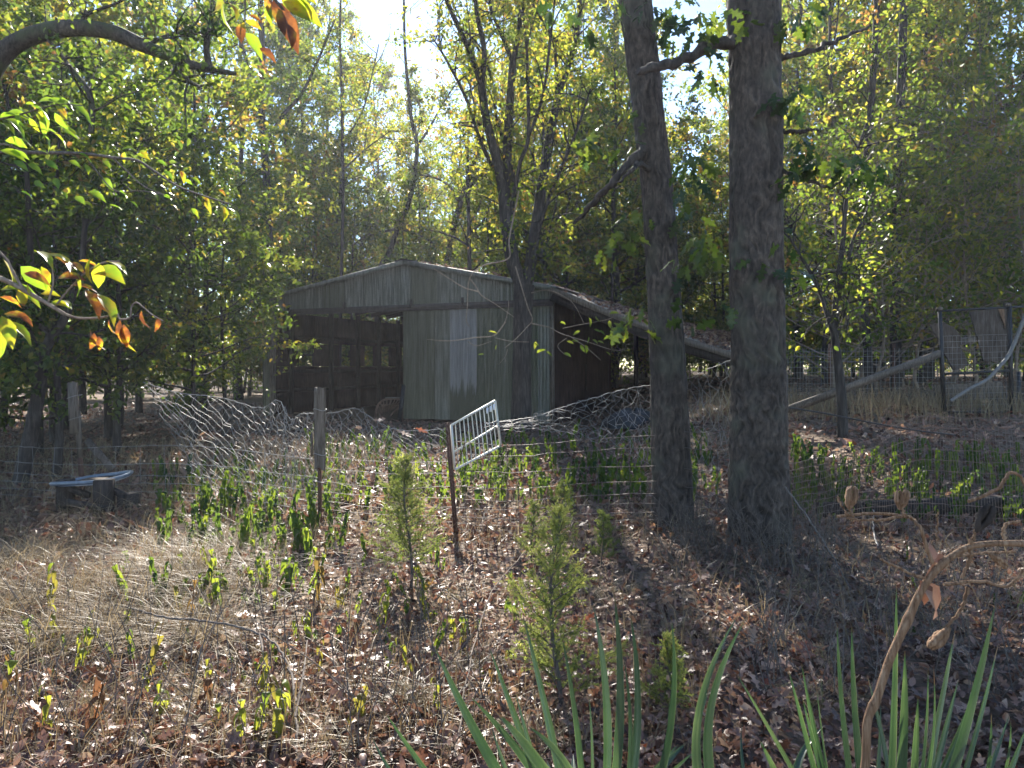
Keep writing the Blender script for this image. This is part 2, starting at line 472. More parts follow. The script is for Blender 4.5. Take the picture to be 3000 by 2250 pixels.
# ------------------------------------------------------------ ground
def ground():
    xs = np.unique(np.concatenate([np.linspace(-14, 16, 151), np.linspace(-300, -14, 14), np.linspace(16, 300, 14)]))
    ys = np.unique(np.concatenate([np.linspace(-6, 34, 201), np.linspace(-300, -6, 10), np.linspace(34, 420, 16)]))
    X, Y = np.meshgrid(xs, ys)
    Z = gz(X, Y)
    V = np.stack([X, Y, Z], -1).reshape(-1, 3)
    nx = len(xs); i = np.arange(len(ys) - 1)[:, None] * nx; j = np.arange(nx - 1)[None]
    f = np.stack([i + j, i + j + 1, i + nx + j + 1, i + nx + j], -1).reshape(-1, 4)
    mb = MB(); mb.add(V, f)
    m, nt, out = nmat('forest_floor')
    L = nt.links.new
    tc = N(nt, 'ShaderNodeTexCoord')
    n1 = N(nt, 'ShaderNodeTexNoise', Scale=.35, Detail=4.0)
    n2 = N(nt, 'ShaderNodeTexVoronoi', Scale=14.0)
    n3 = N(nt, 'ShaderNodeTexNoise', Scale=30.0, Detail=5.0)
    for n in (n1, n2, n3): L(tc.outputs['Object'], n.inputs['Vector'])
    c1 = ramp(nt, [(.1, (.05, .033, .024)), (.5, (.13, .085, .06)), (.9, (.26, .18, .13))], n2.outputs['Color'])
    c2 = ramp(nt, [(.3, (.03, .022, .018)), (.7, (.20, .145, .10))], n3.outputs['Fac'])
    mx = N(nt, 'ShaderNodeMix', data_type='RGBA'); mx.inputs[0].default_value = .5
    L(c1.outputs[0], mx.inputs[6]); L(c2.outputs[0], mx.inputs[7])
    r1 = ramp(nt, [(.4, (0, 0, 0)), (.6, (1, 1, 1))], n1.outputs['Fac'])
    mx2 = N(nt, 'ShaderNodeMix', data_type='RGBA'); mx2.inputs[7].default_value = (.15, .11, .07, 1)
    mf = N(nt, 'ShaderNodeMath', operation='MULTIPLY'); mf.inputs[1].default_value = .4
    L(r1.outputs[0], mf.inputs[0]); L(mf.outputs[0], mx2.inputs[0]); L(mx.outputs[2], mx2.inputs[6])
    p = N(nt, 'ShaderNodeBsdfPrincipled', Roughness=.9)
    p.inputs['Specular IOR Level'].default_value = .2
    L(mx2.outputs[2], p.inputs['Base Color'])
    b = N(nt, 'ShaderNodeBump', Strength=.8, Distance=.05)
    L(n2.outputs['Distance'], b.inputs['Height']); L(b.outputs[0], p.inputs['Normal'])
    L(p.outputs[0], out.inputs['Surface'])
    obj('ground', mb.mesh('ground', m, True), kind='structure')
ground()

# ------------------------------------------------------------ shed
SO = np.array([1.12, 20.3, 0.0]); SU = np.array([.9205, -.391, 0]); SV = np.array([.391, .9205, 0])
SW = 9.97
def sx(px):
    k = (px - 1500) / F
    return (20.3 * k - 1.12) / (.9205 + .391 * k)
PKX = -4.63
def rz(x):      # roof height along the front
    return np.where(x < PKX, 3.74 + (4.66 - 3.74) * (x + SW) / (PKX + SW), 4.66 + (3.70 - 4.66) * (x - PKX) / (-PKX))

def corr(w, zb, ztop, pitch=.085, amp=.010, phase=0.0, rows=3, bulge=0.0):
    """corrugated sheet standing in the x z plane, x 0..w, bottom zb, top ztop(x)"""
    n = max(5, int(w / pitch * 6))
    x = np.linspace(0, w, n)
    y = amp * np.sin((x + phase) / pitch * 2 * np.pi)
    V = []
    for r in range(rows + 1):
        t = r / rows
        zt = ztop(x) if callable(ztop) else np.full(n, ztop)
        z = zb + (zt - zb) * t
        V.append(np.stack([x, y + bulge * math.sin(t * 3.1), z], -1))
    V = np.concatenate(V)
    i = np.arange(rows)[:, None] * n; j = np.arange(n - 1)[None]
    f = np.stack([i + j, i + j + 1, i + n + j + 1, i + n + j], -1).reshape(-1, 4)
    return V, f

def shed():
    rng = np.random.default_rng(5)
    T = thing('machine_shed', 'weathered corrugated metal shed with open front bay, sliding door and lean-to roof', 'shed', SO, rz=math.atan2(SU[1], SU[0]))
    def part(name, mb, m, parent=T, smooth=False, label=None):
        o = obj(name, mb.mesh(name, m, smooth), parent)
        if label: o['label'] = label
        return o
    # gable sheets
    x = -SW - .02; k = 0
    while x < -.05:
        w = min(.80 + rng.uniform(-.06, .06), -x)
        if w < .25: w = -x
        mb = MB()
        V, f = corr(w + .04, 3.36, (lambda q, x0=x: rz(x0 + q) - .03), phase=rng.uniform(0, .1))
        V = V + np.array([x, -.022 * (k % 2) - .02, 0])
        mb.add(V, f)
        part('gable_sheet', mb, [M_gablem, M_algae2, M_gablem, M_algae][k % 4] if k not in (5, 6) else M_gablem)
        x += w; k += 1
    # track rail with brackets
    mb = MB(); bar(mb, (sx(858), -.10, 3.33), (.06, -.10, 3.35), .10, .15)
    bar(mb, (sx(858), -.16, 3.24), (.06, -.16, 3.26), .02, .05)
    rail = part('track_rail', mb, M_rail)
    for px in (857, 1018, 1213, 1363):
        mb = MB(); box(mb, (sx(px), -.17, 3.45), (.07, .05, .22)); part('track_bracket', mb, M_rail, rail)
    # sliding door with its sheets
    x0, x1 = sx(1184), sx(1515)
    mb = MB()
    for xx in (x0 + .03, x1 - .03): bar(mb, (xx, -.045, .06), (xx, -.045, 3.26), .06, .05, up=(1, 0, 0))
    for z in (.1, 1.6, 3.2): bar(mb, (x0 + .06, -.03, z), (x1 - .06, -.03, z), .04, .09)
    door = part('sliding_door', mb, M_wood)
    cuts = [1186, 1236, 1275, 1323, 1397, 1446, 1515]
    ms = [M_algae, M_algae, M_algae2, M_pale, M_algae, M_algae]
    for k in range(6):
        a, b = sx(cuts[k]), sx(cuts[k + 1])
        mb = MB()
        V, f = corr(b - a + .05, .04 + .03 * rng.random(), 3.27, amp=.006, phase=rng.uniform(0, .1), bulge=.01)
        mb.add(V + np.array([a, -.09 - .022 * (k % 2), 0]), f)
        part('door_sheet', mb, ms[k], door)
    # fixed front wall to the corner
    a = sx(1508)
    mb = MB(); V, f = corr(-a - .42, .02, 3.34, amp=.022, pitch=.10); mb.add(V + np.array([a, -.02, 0]), f); part('front_sheet', mb, M_algae)
    mb = MB(); V, f = corr(.40, .02, 3.34, amp=.022, pitch=.10); mb.add(V + np.array([-.43, -.032, 0]), f); part('front_sheet', mb, M_algae2)
    mb = MB(); bar(mb, (-.0, -.02, 0), (-.03, -.02, 3.5), .10, .10, up=(0, 1, 0)); part('corner_trim', mb, M_wood)
    # left jamb: pole and stub of sheet
    mb = MB(); tube(mb, [(-9.62, -.02, -.1), (-9.6, .0, 1.7), (-9.58, .02, 3.4)], [.10, .095, .09], 10); part('jamb_post', mb, M_wood, smooth=True)
    mb = MB(); V, f = corr(.26, .02, 3.36, amp=.015); mb.add(V + np.array([-SW, -.03, 0]), f); part('front_sheet', mb, M_algae)
    # left side wall, seen from inside: bands and piers round the openings
    wins = [(1.70, 2.52), (4.02, 4.72), (5.68, 6.28), (6.85, 7.42), (8.45, 8.95)]
    YB = 9.6
    xw = -SW + .02
    def wallbox(y0, y1, z0, z1, m, nm='wall_board', dx=0.0, th=.03):
        mb = MB(); box(mb, (xw + dx, (y0 + y1) / 2, (z0 + z1) / 2), (th, y1 - y0, z1 - z0)); return part(nm, mb, m)
    ys = [0.05, 1.3, 2.6, 3.9, 5.1, 6.4, 7.7, YB]
    for i in range(len(ys) - 1):
        j = .006 * (i % 2)
        wallbox(ys[i], ys[i + 1] - .01, .02, .78, M_brownwall, dx=j)
        wallbox(ys[i], ys[i + 1] - .01, .80, 1.58, M_brownwall, dx=-j)
        wallbox(ys[i], ys[i + 1] - .01, 2.41, 3.40, M_brownwall, dx=j)
    pr = [0.05] + [q for w in wins for q in w] + [YB]
    for i in range(0, len(pr), 2):
        wallbox(pr[i], pr[i + 1], 1.59, 2.40, M_brownwall)
    for y0, y1 in wins:
        mb = MB(); box(mb, (xw, (y0 + y1) / 2, 1.60), (.10, y1 - y0 - .004, .03)); part('window_sill', mb, M_ply)
    for y in (1.2, 3.4, 5.1, 6.56, 8.0, 9.5):
        mb = MB(); box(mb, (xw + .10, y, 1.75), (.12, .14, 3.6)); part('wall_post', mb, M_darkwood)
    for z in (.79, 1.42, 2.6):
        mb = MB(); box(mb, (xw + .045, YB / 2, z), (.05, YB - .2, .12)); part('girt', mb, M_darkwood)
    # back wall (right part open)
    for i in range(6):
        mb = MB(); box(mb, (-9.5 + .82 * i + .0, YB, 1.85), (.80, .03, 3.7)); part('back_board', mb, M_brownwall)
    # right side wall: sheets with two dark slots
    yw = [0.03, .95, 1.9, 2.93, 3.16, 4.3, 5.52, 5.70, 5.95]
    for i in range(len(yw) - 1):
        slot = i in (3, 6)
        for z0, z1 in (((0.02, .86), (1.66, 3.62)) if slot else ((.02, 3.62),)):
            w = yw[i + 1] - yw[i]
            mb = MB(); V, f = corr(w + .02, z0, z1, amp=.008, pitch=.11)
            V = np.stack([V[:, 1] - .02 - .01 * (i % 2), V[:, 0] + yw[i], V[:, 2]], -1)
            mb.add(V, f); part('side_sheet', mb, M_brownwall)
    mb = MB(); box(mb, (-.12, 3.0, 1.3), (.03, 6.0, 2.4)); part('inner_board', mb, M_darkwood)
    mb = MB(); tube(mb, [(.0, 9.5, -.1), (0, 9.5, 3.6)], .09, 8); part('corner_post', mb, M_darkwood)
    # main roof slopes, rafters, rakes, ridge cap
    def slope(xa, xb, za, zb, y0, y1, n, nm):
        for i in range(n):
            ya, yb = y0 + (y1 - y0) * i / n, y0 + (y1 - y0) * (i + 1) / n
            V, f = corr(yb - ya + .03, 0, 1, amp=.012, pitch=.10, rows=2)
            t = V[:, 2]
            P = np.stack([xa + (xb - xa) * t, ya + V[:, 0], za + (zb - za) * t + V[:, 1] + .004 * (i % 2)], -1)
            mb = MB(); mb.add(P, f); part(nm, mb, M_roofm)
    slope(-SW - .22, PKX, 3.76, 4.74, -.16, 9.9, 10, 'roof_sheet')
    slope(PKX, .12, 4.74, 3.76, -.16, 9.9, 10, 'roof_sheet')
    for i in range(9):
        y = .5 + i * 1.12
        mb = MB(); bar(mb, (-SW + .05, y, 3.62), (PKX - .02, y, 4.58), .05, .16); part('rafter', mb, M_darkwood)
        mb = MB(); bar(mb, (PKX + .02, y, 4.58), (-.05, y, 3.62), .05, .16); part('rafter', mb, M_darkwood)
    mb = MB(); bar(mb, (-SW - .24, -.19, 3.68), (PKX - .01, -.19, 4.66), .03, .13); part('rake_board', mb, M_algae2)
    mb = MB(); bar(mb, (PKX + .01, -.19, 4.66), (.14, -.19, 3.68), .03, .13); part('rake_board', mb, M_algae2)
    mb = MB(); prism(mb, [(PKX - .3, -.22, 4.71), (PKX, -.22, 4.78), (PKX + .3, -.22, 4.71), (PKX + .3, -.22, 4.70), (PKX, -.22, 4.765), (PKX - .3, -.22, 4.70)], (0, 10.2, 0)); part('ridge_cap', mb, M_rail)
    # lean-to: warped roof, beams and posts
    LW = 5.1
    def lz(s, y):
        t = s / LW
        return 3.74 - 1.92 * t - .10 * np.sin(t * 3.1) + (y / 13.) * (.85 * t)
    for i in range(9):
        y0, y1 = -.25 + 12.6 * i / 9, -.25 + 12.6 * (i + 1) / 9 + .05
        n, mrow = 15, 8
        Y, Sx = np.meshgrid(np.linspace(y0, y1, n), np.linspace(0.02, LW, mrow))
        Z = lz(Sx, Y) + .012 * np.sin(Y / .10 * 6.283) + .005 * (i % 2)
        V = np.stack([Sx, Y, Z], -1).reshape(-1, 3)
        a = np.arange(mrow - 1)[:, None] * n; b = np.arange(n - 1)[None]
        mb = MB(); mb.add(V, np.stack([a + b, a + b + 1, a + n + b + 1, a + n + b], -1).reshape(-1, 4)); part('lean_to_sheet', mb, M_roofm)
    for s0, s1 in ((.02, 1.7), (1.7, 3.4), (3.4, 5.06)):
        mb = MB(); bar(mb, (s0, -.27, float(lz(s0, -.2)) - .06), (s1, -.27, float(lz(s1, -.2)) - .06), .04, .16); part('rake_board', mb, M_wood)
        mb = MB(); bar(mb, (s0, -.14, float(lz(s0, -.2)) - .24), (s1, -.14, float(lz(s1, -.2)) - .24), .10, .24); part('lean_to_beam', mb, M_darkwood)
    for y in (1.5, 3.2, 5, 7, 9, 11):
        mb = MB(); bar(mb, (.1, y, float(lz(.1, y)) - .12), (LW - .1, y, float(lz(LW - .1, y)) - .12), .05, .15); part('rafter', mb, M_darkwood)
    for y in (.0, 4.0, 8.0, 12.0):
        mb = MB(); tube(mb, [(LW - .25, y, -.1), (LW - .22, y, float(lz(LW - .25, y)) - .1)], .08, 8); part('lean_to_post', mb, M_darkwood)
    # leaves lying on the roofs
    rl = np.random.default_rng(8)
    n = 5200
    s = rl.uniform(.1, LW, n); y = rl.uniform(-.2, 12.2, n) ** 1.0
    keep = rl.random(n) < .25 + .75 * sm(s / LW * 1.6)
    s, y = s[keep], y[keep]
    P = np.stack([s, y, lz(s, y) + .02 + .05 * rl.random(len(s))], -1)
    m2 = 900
    xr = -rl.random(m2) * 4.5; yr = rl.uniform(-.1, 9, m2)
    P2 = np.stack([xr, yr, 4.76 - (xr - PKX) * (.98 / 4.75) + .03], -1)
    P = np.concatenate([P, P2])
    D = rl.normal(size=P.shape) * [1, 1, .35]
    U = rl.normal(size=P.shape) * .45 + [0, 0, 1]
    mb = MB(); leaves(mb, P, D, U, rl.uniform(.08, .14, len(P)), LEAF4, rl.random(len(P)), wid=1.3)
    o = obj('fallen_leaves', mb.mesh('roof_leaves', M_litter), None, SO, kind='stuff')
    o.rotation_euler = T.rotation_euler
    o['label'] = 'dry brown leaves lying on the shed and lean-to roofs'
    return T
SHED = shed()
SHED_ROT = rotz(math.atan2(SU[1], SU[0]))

# ------------------------------------------------------------ near oaks with ridged bark
def vnoise(a, z, na, nz_, rng):
    g = rng.random((nz_ + 2, na))
    ai = np.floor(a).astype(int); zi = np.floor(z).astype(int)
    fa, fz = a - ai, z - zi
    fa = fa * fa * (3 - 2 * fa); fz = fz * fz * (3 - 2 * fz)
    a0, a1 = ai % na, (ai + 1) % na
    zi = np.clip(zi, 0, nz_)
    return (g[zi, a0] * (1 - fa) + g[zi, a1] * fa) * (1 - fz) + (g[zi + 1, a0] * (1 - fa) + g[zi + 1, a1] * fa) * fz

def barked(mb, P, r, seed, na=220, dz=.02, ridges=22, amp=.02, flare=None):
    rng = np.random.default_rng(seed)
    L = np.sum(np.linalg.norm(np.diff(P, axis=0), axis=1))
    n = int(L / dz)
    C, rr = resample(P, n, r)
    h = np.linspace(0, L, n)
    if flare: rr = rr * (1 + flare[0] * np.exp(-h / flare[1]))
    ang = np.linspace(0, 2 * np.pi, na, endpoint=False)
    A, H = np.meshgrid(ang, h)
    warp = (vnoise(A / (2 * np.pi) * 9, H / .16, 9, int(L / .16) + 2, rng) - .5) * 2.6
    u = A / (2 * np.pi) * ridges + warp
    n1 = vnoise(u, H / .15, ridges, int(L / .15) + 2, rng)
    n2 = vnoise(u * 2 % (ridges * 2), H / .11, ridges * 2, int(L / .11) + 2, rng)
    n3 = vnoise(A / (2 * np.pi) * 100, H / .04, 100, int(L / .04) + 2, rng)
    d = amp * (1.0 - np.abs(2 * n1 - 1) * 1.6) + amp * .6 * (n2 - .5) + amp * .35 * (n3 - .5)
    lump = (vnoise(A / (2 * np.pi) * 4, H / .7, 4, int(L / .7) + 2, rng) - .5) * .10
    rad = rr[:, None] * (1 + lump) + d
    if flare:
        rad = rad + flare[0] * rr[:, None] * .5 * np.exp(-H / flare[1]) * np.cos(A * 5 + 1) * .6
    T, Nn, B = frames(C)
    V = C[:, None] + rad[..., None] * (np.cos(A)[..., None] * Nn[:, None] + np.sin(A)[..., None] * B[:, None])
    i = np.arange(n - 1)[:, None] * na; j = np.arange(na)[None]; j2 = (j + 1) % na
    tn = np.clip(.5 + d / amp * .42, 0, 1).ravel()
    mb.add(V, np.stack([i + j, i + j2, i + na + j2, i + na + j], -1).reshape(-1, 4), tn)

# generic branching
def grow(seed, H, cb, cr, rt, nprim=24, nsec=5, ntw=3, lean=(0, 0), up=.5, droop=0.0, top=.75, wob=.05, base=-.15, sides=6, profile=None):
    """returns list of (points, radii) and leaf anchors (pos, outward dir, clump id)"""
    rng = np.random.default_rng(seed)
    tubes, A, AD, AC = [], [], [], []
    n = 9
    t = np.linspace(0, 1, n)
    w = np.cumsum(rng.normal(size=(n, 2)) * wob * H / n, axis=0); w[0] = 0
    Tp = np.stack([lean[0] * t ** 1.3 * H + w[:, 0], lean[1] * t ** 1.3 * H + w[:, 1], base + (H - base) * t], -1)
    Tr = rt * (1 - .88 * t) ; Tr[0] *= 1.25
    Tp, Tr = resample(Tp, 18, Tr)
    tubes.append((Tp, Tr, sides))
    cid = 0
    az = rng.uniform(0, 6.28)
    for i in range(nprim):
        f = (i + rng.random() * .8) / nprim
        h = cb + (H * .97 - cb) * f
        tt = (h - base) / (H - base)
        k = min(int(tt * 17), 16)
        o = Tp[k] + (Tp[k + 1] - Tp[k]) * (tt * 17 - k)
        az += 2.4 + rng.normal() * .4
        pf = profile(f) if profile else (math.sin(math.pi * (.18 + .78 * f) ** .85) * .85 + .15)
        Lb = cr * pf * rng.uniform(.75, 1.2)
        el = up + .5 * f * top + rng.normal() * .18
        d = np.array([math.cos(az) * math.cos(el), math.sin(az) * math.cos(el), math.sin(el)])
        m = 5
        pts = [o]
        dd = d.copy()
        for q in range(m):
            dd = dd + rng.normal(size=3) * .16 + np.array([0, 0, .06 - droop]); dd /= np.linalg.norm(dd)
            pts.append(pts[-1] + dd * Lb / m)
        r0 = min(Tr[k] * .55, .012 + .018 * Lb)
        rr = np.linspace(r0, max(.006, r0 * .25), m + 1)
        pts = np.array(pts)
        tubes.append((pts, rr, 4))
        for j in range(nsec):
            ft = .25 + .75 * (j + rng.random()) / nsec
            kk = min(int(ft * m), m - 1)
            o2 = pts[kk] + (pts[kk + 1] - pts[kk]) * (ft * m - kk)
            d2 = d + rng.normal(size=3) * .65 + np.array([0, 0, .1 - droop]); d2 /= np.linalg.norm(d2)
            L2 = Lb * rng.uniform(.25, .48) * (1.15 - .5 * ft) + .12
            p2 = [o2]; dd = d2
            for q in range(3):
                dd = dd + rng.normal(size=3) * .2 + np.array([0, 0, .03 - droop]); dd /= np.linalg.norm(dd)
                p2.append(p2[-1] + dd * L2 / 3)
            p2 = np.array(p2)
            tubes.append((p2, np.linspace(max(.006, r0 * .35), .004, 4), 3))
            cid += 1
            for a in np.linspace(.3, 1, 4):
                q = a * 3; kq = min(int(q), 2)
                A.append(p2[kq] + (p2[kq + 1] - p2[kq]) * (q - kq)); AD.append(d2); AC.append(cid)
            for g in range(ntw):
                ft2 = .3 + .7 * rng.random(); kq = min(int(ft2 * 3), 2)
                o3 = p2[kq] + (p2[kq + 1] - p2[kq]) * (ft2 * 3 - kq)
                d3 = d2 + rng.normal(size=3) * .8; d3 /= np.linalg.norm(d3)
                L3 = L2 * rng.uniform(.4, .75)
                p3 = np.array([o3, o3 + d3 * L3 * .5 + rng.normal(size=3) * L3 * .08, o3 + d3 * L3 + np.array([0, 0, -droop * L3])])
                tubes.append((p3, np.array([.005, .004, .0025]), 3))
                for a in (.35, .6, .8, 1.):
                    A.append(o3 + (p3[2] - o3) * a); AD.append(d3); AC.append(cid)
    return tubes, np.array(A), np.array(AD), np.array(AC)

def crown(mb, A, AD, AC, n, size, tpl, rng, tint=(.35, .2), spread=.13, droop=.35, wid=1.0, up=.6):
    k = rng.integers(0, len(A), n)
    P = A[k] + rng.normal(size=(n, 3)) * spread
    D = AD[k] * .6 + rng.normal(size=(n, 3)) * .8 + np.array([0, 0, -droop])
    U = np.array([0, 0, up]) + rng.normal(size=(n, 3)) * .7
    ct = rng.normal(size=AC.max() + 2) * tint[1]
    t = tint[0] + ct[AC[k]] + rng.normal(size=n) * .12
    yl = rng.random(n) < .03
    t = np.where(yl, rng.uniform(.75, 1, n), t)
    leaves(mb, P, D, U, size * rng.uniform(.65, 1.25, n), tpl, t, wid=wid)

def trunkmesh(name, tubes, m):
    mb = MB()
    for P, r, k in tubes: tube(mb, P, r, k, cap=k > 4)
    return mb.mesh(name, m, True)

def oak(name, label, pix, seed, H, crown_seed, amp, ridges, limbs, flare):
    d = pix[0][3]
    base = at(pix[-1][0], pix[-1][1], d); base[2] = float(gz(base[0], base[1]))
    T = thing(name, label, 'tree', base)
    P, r = [], []
    for x, y, w, dd in pix[::-1]:
        P.append(at(x, y, dd) - base); r.append(w / 2 / F * dd)
    P = [P[0] * 1.0 - np.array([0, 0, .25])] + P
    r = [r[0]] + r
    tdir = (P[-1] - P[-4]); tdir = tdir / tdir[2]
    P.append(P[-1] + tdir * 1.6 + np.array([.03, .05, 0])); r.append(r[-1] * .92)
    P.append(P[-1] + tdir * 1.9 + np.array([-.05, .05, 0])); r.append(r[-1] * .88)
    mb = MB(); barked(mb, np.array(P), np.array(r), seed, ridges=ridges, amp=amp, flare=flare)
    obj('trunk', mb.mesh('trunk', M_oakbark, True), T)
    top = P[-1]
    tb, A, AD, AC = grow(crown_seed, H, .3, 3.6, r[-1] * .95, nprim=16, nsec=5, ntw=3, up=.35, base=-.1)
    o = obj('upper_limbs', trunkmesh('upper_limbs', tb, M_bark), T, top)
    mb = MB(); crown(mb, A, AD, AC, 9000, .14, LEAF4, np.random.default_rng(crown_seed), wid=1.0)
    obj('crown', mb.mesh('oak_crown', M_oakleaf), T, top, kind='stuff')
    for pts, w0, w1 in limbs:
        q = np.array([at(*p) - base for p in pts])
        q, rr = resample(q, 26, np.linspace(w0, w1, len(pts)))
        rj = np.random.default_rng(seed + len(pts))
        q[2:] += rj.normal(size=q[2:].shape) * .008
        mb = MB(); tube(mb, q, rr * (1 + .12 * rj.normal(size=len(q))), 8)
        obj('limb', mb.mesh('limb', M_bark, True), T)
    return T, base
OA, baseA = oak('oak_tree', 'slimmer of the two rough barked trunks, standing nearer the shed behind the sagging wire', 
    [(1858, -10, 92, 7.35), (1880, 150, 88, 7.35), (1902, 340, 86, 7.35), (1925, 560, 88, 7.33), (1939, 750, 91, 7.3), (1950, 950, 97, 7.3), (1960, 1200, 104, 7.3), (1968, 1400, 112, 7.3), (1972, 1530, 120, 7.3)],
    11, 6.5, 31, .011, 30,
    [([(1905, 425, 7.3), (1850, 470, 7.15), (1790, 540, 7.1), (1740, 590, 7.3), (1680, 655, 7.6)], .05, .02),
     ([(1915, 505, 7.3), (1870, 480, 7.0), (1850, 500, 6.9), (1815, 530, 6.9)], .03, .012),
     ([(1960, 900, 7.25), (2000, 890, 7.2), (2025, 870, 7.15)], .015, .006)], (.38, .16))
OB, baseB = oak('oak_tree', 'thickest rough barked trunk, right of the slimmer oak, with fence wire nailed to it',
    [(2208, -10, 150, 6.65), (2212, 250, 144, 6.65), (2215, 500, 142, 6.64), (2217, 750, 144, 6.63), (2220, 1000, 150, 6.63), (2222, 1200, 154, 6.63), (2222, 1400, 164, 6.63), (2224, 1590, 178, 6.63)],
    12, 7.5, 32, .014, 34,
    [([(2160, 125, 6.6), (2080, 135, 6.5), (2000, 175, 6.4), (1925, 195, 6.35), (1865, 212, 6.3)], .055, .035),
     ([(2275, 170, 6.65), (2340, 160, 6.7), (2420, 130, 6.8), (2480, 105, 6.9), (2545, 80, 7.0)], .03, .012),
     ([(2285, 385, 6.6), (2340, 385, 6.5), (2400, 380, 6.5)], .022, .010),
     ([(2280, 500, 6.6), (2350, 515, 6.4), (2420, 550, 6.4), (2470, 520, 6.4)], .02, .008)], (.36, .18))

def sprig(T, base, spots, d, rng, size=.13, tints=(.05, .6), n=5, spread=45, tpl=OAK, mat=M_oakleaf, name='leaf', wid=1.1, pool=8):
    """single leaves as parts, in little bunches round each spot"""
    ms = []
    for k in range(pool):
        mb = MB()
        leaves(mb, np.zeros((1, 3)), np.array([[1., 0, 0]]), np.array([[0, 0, 1.]]), 1.0, tpl, tints[0] + (tints[1] - tints[0]) * k / (pool - 1), wid=wid * rng.uniform(.8, 1.15), curl=rng.uniform(0, .35))
        ms.append(mb.mesh('single_leaf', mat))
    for s in spots:
        px, py = s[0], s[1]; nn = int(s[2] * 1.5) if len(s) > 2 else n; lo = s[3] if len(s) > 3 else None
        tube_mb = MB(); c0 = at(px, py, d) - base
        for k in range(nn):
            a = rng.uniform(0, 6.28); rr = spread * rng.random() ** .5
            p = at(px + rr * math.cos(a), py + rr * math.sin(a) * .7, d + rng.uniform(-.15, .15)) - base
            ki = rng.integers(0, pool) if lo is None else min(pool - 1, max(0, int(lo * (pool - 1) + rng.normal() * 1.2)))
            o = obj(name, ms[ki], T, p)
            o.rotation_euler = (rng.normal() * .7, rng.uniform(.1, 1.2), math.atan2(math.sin(a), math.cos(a)) + rng.normal() * .6)
            sz = size * rng.uniform(.7, 1.25)
            o.scale = (sz, sz, sz)
rs = np.random.default_rng(77)
sprig(OA, baseA, [(1700, 430, 8, .45), (1760, 400, 7, .45), (1840, 440, 4, .3), (1640, 20, 6, .1), (1720, 60, 5, .1), (1790, 40, 4, .1), (1920, 30, 8, .05), (1980, 90, 7, .05), (2000, 20, 6, .05), (1830, 690, 6, .6), (1870, 640, 4, .6), (1790, 720, 4, .7), (1870, 930, 6, .6), (1850, 960, 4, .75), (2010, 930, 3, .2), (2020, 640, 5, .1), (2060, 700, 6, .55), (1880, 330, 4, .3), (1985, 840, 2, .1)], 7.1, rs, size=.165)
sprig(OB, baseB, [(2040, 120, 6, .1), (2080, 210, 7, .05), (2050, 60, 6, .1), (2120, 45, 5, .5), (2165, 60, 3, .8), (2320, 60, 8, .05), (2360, 20, 6, .05), (2300, 290, 5, .05), (2350, 270, 6, .05), (2350, 430, 9, .03), (2420, 470, 10, .03), (2500, 480, 8, .03), (2560, 500, 5, .03), (2330, 520, 5, .03), (2030, 470, 7, .15), (2030, 560, 6, .1), (2020, 760, 5, .5), (2090, 720, 6, .5), (2230, 750, 3, .05), (2310, 700, 3, .05), (2330, 800, 4, .05), (2110, 920, 3, .4)], 6.35, rs, size=.165)
# ------------------------------------------------------------ trees drawn from the photo: stems as curves with real depth
def stems_tree(name, label, base, stems, mat, d_default, crown_args=None, group=None, extra=None):
    T = thing(name, label, 'tree', base, group)
    mb = MB()
    for pts, w in stems:
        q = np.array([at(p[0], p[1], p[2] if len(p) > 2 else d_default) for p in pts]) - base
        wr = np.linspace(w[0], w[1], len(pts)) if len(w) == 2 else np.array(w)
        q, r = resample(q, 6 * len(pts), wr / 2 / F * d_default)
        tube(mb, q, r, 10 if w[0] > 25 else 5)
    if extra:
        for P, r, k in extra: tube(mb, P, r, k, cap=False)
    obj('trunk', mb.mesh('trunk', mat, True), T)
    return T

def side_twigs(rng, base, stems, d_default, n, L=(.6, 1.8), f0=.35, rise=.5):
    """twigs that leave the given stems; returns tubes and leaf anchors"""
    tubes, A, AD, AC = [], [], [], []
    for c in range(n):
        pts, w = stems[rng.integers(0, len(stems))]
        q = np.array([at(p[0], p[1], p[2] if len(p) > 2 else d_default) for p in pts]) - base
        q = resample(q, 30)
        k = int(29 * (f0 + (1 - f0) * rng.random()))
        d = rng.normal(size=3) * [1, 1, .5] + np.array([0, 0, rise]); d /= np.linalg.norm(d)
        l = rng.uniform(*L); p = [q[k]]; dd = d
        for i in range(4):
            dd = dd + rng.normal(size=3) * .22; dd /= np.linalg.norm(dd); p.append(p[-1] + dd * l / 4)
        p = np.array(p)
        tubes.append((p, np.linspace(.012 + .006 * l, .004, 5), 4))
        for g in range(3):
            kk = rng.integers(1, 4); d3 = d + rng.normal(size=3) * .8; d3 /= np.linalg.norm(d3)
            e = p[kk] + d3 * l * rng.uniform(.25, .5)
            tubes.append((np.array([p[kk], (p[kk] + e) / 2 + rng.normal(size=3) * .03, e]), np.array([.006, .005, .003]), 3))
            for a in (.3, .5, .7, .85, 1):
                A.append(p[kk] + (e - p[kk]) * a); AD.append(d3); AC.append(c)
        for a in (2, 3, 4): A.append(p[a]); AD.append(dd); AC.append(c)
    return tubes, np.array(A), np.array(AD), np.array(AC)

